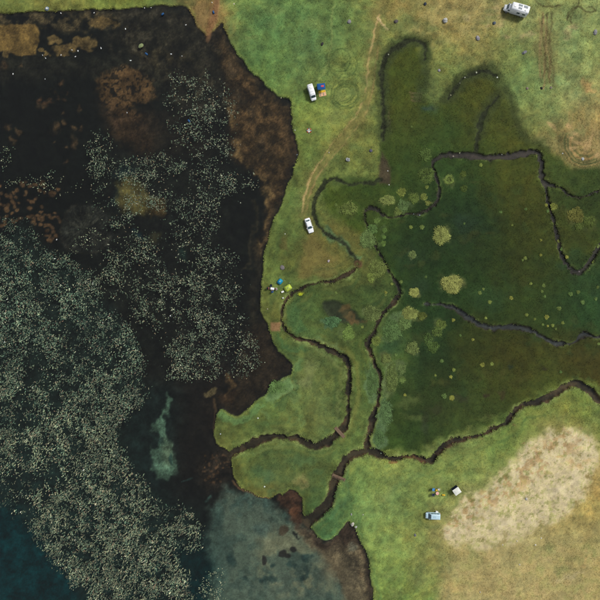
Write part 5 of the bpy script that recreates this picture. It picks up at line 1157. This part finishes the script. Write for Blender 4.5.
for (px, py, s) in [(61,13.2,1.2),(94,12.8,1),(78,51,1.3),(75.5,56.5,1.2),(72,50,1),(61,55,1),(45.5,58,1),(42.5,55,.8),(13,74,1.2),(45,79,.8),(125.5,29,1.3),(101,48,1.3),(130.5,60.5,1.3),(171,54,1.2),(186,24.8,1.2),(144.5,8,1),(151,7.6,.9),(127,112.5,.9),(182,56,.8)]:
    bird(px, py, s, rng.uniform(0, 6.28))
for (px, py, lab) in [(56.7,239.5,'white water bird at the rim of the round sunken brush patch'), (170.4,315.6,'white water bird among the floating leaves in mid lake')]:
    o = bird(px, py, 1.2, 1.0); o['label'] = lab
def blue_float(px, py, lab, wat=True):
    p = at(px, py, .2 if wat else ZREF); z = 0.0 if wat else ground_z(p.x, p.y)
    o = bpy.data.objects.new('blue_drum', None); COL.objects.link(o); o.location = (p.x, p.y, z + (.05 if wat else .0)); o.rotation_euler = (0, 0, rng.uniform(0, 3)); tag(o, lab, 'drum', 'blue plastic drums')
    MB().loft([[Vector((x, q * math.cos(a), .22 + q * math.sin(a))) for a in np.linspace(0, 6.283, 15)[:-1]] for x, q in [(-.42, .2), (-.4, .25), (-.18, .25), (-.16, .27), (-.13, .25), (.13, .25), (.16, .27), (.18, .25), (.4, .25), (.42, .2)]]).build('drum_body', DRUM, o, True)
    MB().tube([(.42, .1, .3), (.46, .1, .3)], .04).build('bung', BLACK, o)
DRUM = cloth('blue plastic', (24,78,128), .4)
blue_float(146.5,54,'blue plastic drum afloat just below the mossy rock'); blue_float(162.7,14.2,'blue plastic drum afloat nearest the top shore'); blue_float(189,121,'blue plastic drum afloat among leaves right of the brown shoal'); blue_float(213.6,12.8,'blue plastic drum lying on the brown path at the top',False)
# rock on the north shore
r = root('shore_rock', 'blue grey rock capped with white on the upper left shore', 'rock', 46.5, 8.2, .3, (1, 0)); 
MB().loft([[Vector((q * math.cos(a) * (1 + .2 * math.sin(2 * a)), q * math.sin(a), z)) for a in np.linspace(0, 6.283, 10)[:-1]] for q, z in [(.6, -.2), (.62, .1), (.4, .32), (.15, .4)]]).build('rock', mat('blue grey rock', (.08, .11, .14), .8, 0, .2), r, True)
MB().loft([[Vector((.05 + q * math.cos(a), -.1 + q * math.sin(a) * .8, z)) for a in np.linspace(0, 6.283, 9)[:-1]] for q, z in [(.34, .30), (.30, .43), (.1, .48)]]).build('white_cap', WCLOTH, r, True)

# ---- pale shrubs and tussocks of the wet meadow
STEMM = mat('shrub stem', (.06, .045, .03), .9)
def shrub(name, label, px, py, rpx, srgb, dens=1.0, group=None, ry=None, h=.32, ring=0.0):
    R = rpx * PX; RY = (ry or rpx) * PX
    r = root(name, label, 'shrub' if name == 'low_shrub' else 'tussock', px, py, .2, (1, 0), group)
    n = int(50 + 230 * dens * R * RY) ; th = rng.uniform(0, 6.283, n); q = np.sqrt(rng.random(n))
    if ring: q = np.where(rng.random(n) < ring, rng.uniform(.6, 1, n), q)
    lob = 1 + .11 * np.sin(3 * th + px) + .07 * np.sin(5 * th + py) + .05 * np.sin(9 * th + 2 * px) + .10 * rng.standard_normal(n)
    x = q * np.cos(th) * R * lob; y = q * np.sin(th) * RY * lob
    hh = min(.45, .36 * h * (R + .35)); z = hh * np.sqrt(np.clip(1 - q * q, 0.02, 1)) * rng.uniform(.55, 1.1, n)
    z = z * (1 + .35 * vnoise(x * 1.6 + px, y * 1.6 + py, 95))
    c = np.array(srgb, float) * np.array((.92, .94, .88)) * (1 if dens >= .95 else .96) * np.exp(.09 * rng.standard_normal((n, 1))) * (1 + .14 * vnoise(x * 1.3 + py, y * 1.3, 96)[:, None])
    col = alb(np.clip(c, 10, 230))
    sz = rng.uniform(.12, .26, n)
    me = leaves_mesh('foliage', np.stack([x, y, z], -1), sz * 1.3, sz, rng.uniform(0, 6.283, n), rng.uniform(-.35, .35, n), col)
    link('foliage', me, r, M_SHRUB)
    st = MB()
    for k in range(3):
        a = k * 2.1 + px; st.tube([(0, 0, -.1), (.3 * R * math.cos(a), .3 * RY * math.sin(a), hh * .4), (.6 * R * math.cos(a), .6 * RY * math.sin(a), hh * .6)], [.04, .03, .012], 5)
    st.build('stem', STEMM, r)
    return r
for (px, py, r_, c, d, ry, ring, lab) in SHRUBS:
    shrub('low_shrub', lab, px, py, r_, c, d, 'pale shrubs of the wet meadow', ry, .30, ring)
TUS = [(427,187,2),(411.8,126.5,1.4),(481,165,2),(336,205,1.6),(411,227,2),(422,227,2.6),(426,277,1.4),(401,282,2),(464.5,223.5,1),(480,293,2.2),(483.5,289,1.4),(525.5,258,1.8),(523,260,1.2),(544,285.5,2),(531,283.5,1.6),(542.5,291.5,1.6),(571,294,2.4),(578.5,292,2),(501,212,1.6),(511.5,298,2),
 (596,299,2),(598,287,1.6),(442,361,2.2),(453.5,320,2),(454,370,2),(451,377,1.8),(435.5,375.5,1.2),(405,395,1.6),(473,339.5,1.6),(460.5,335.5,1.2),(482.5,365,2.6),(492,364,2),(559.5,308.5,2.4),(527,315,2),(547,317,2.6),(535,319,1.2),(543,324.5,1.4),(548,326,1.2),(553,325.5,1.8),(556,329,1.2),(563,323,1.6),(583,302,2.6),(599,344,1.6),
 (545,296.5,1.4),(526,209,1.4),(512.5,225,1),(541.5,240,1.2),(541,255,1.6),(490,302,2),(486,318,1.4),(561,372,1.6),(594,262,2),(598,246,2.4),(559,241,1.8),(562,249,2.2),(567,257,2),(548,211,1.6),(546.5,205,1.6),(396,355,2),(362.5,327,1.6),(385.5,295,1.4),(378.5,252,1.4),(444.5,396,3),(452,398,3),(336,293,1.6),(392,284,1.4),(386,292.5,1.6)]
for (px, py, r_) in TUS:
    shrub('grass_tussock', nearby(['pale yellow tussock', 'dull green tussock', 'straw coloured tussock', 'grey green tussock'][int(px * 7 + py) % 4] if r_ > 1.7 else ['tiny pale yellow tussock', 'tiny green tussock', 'tiny straw tussock', 'tiny grey green tussock'][int(px * 7 + py) % 4], px, py), px, py, r_ * .8, [(116,124,68), (102,114,66), (132,130,68), (92,110,66)][int(px * 7 + py) % 4], 1.2, 'small pale tussocks of the wet meadow', None, .45)
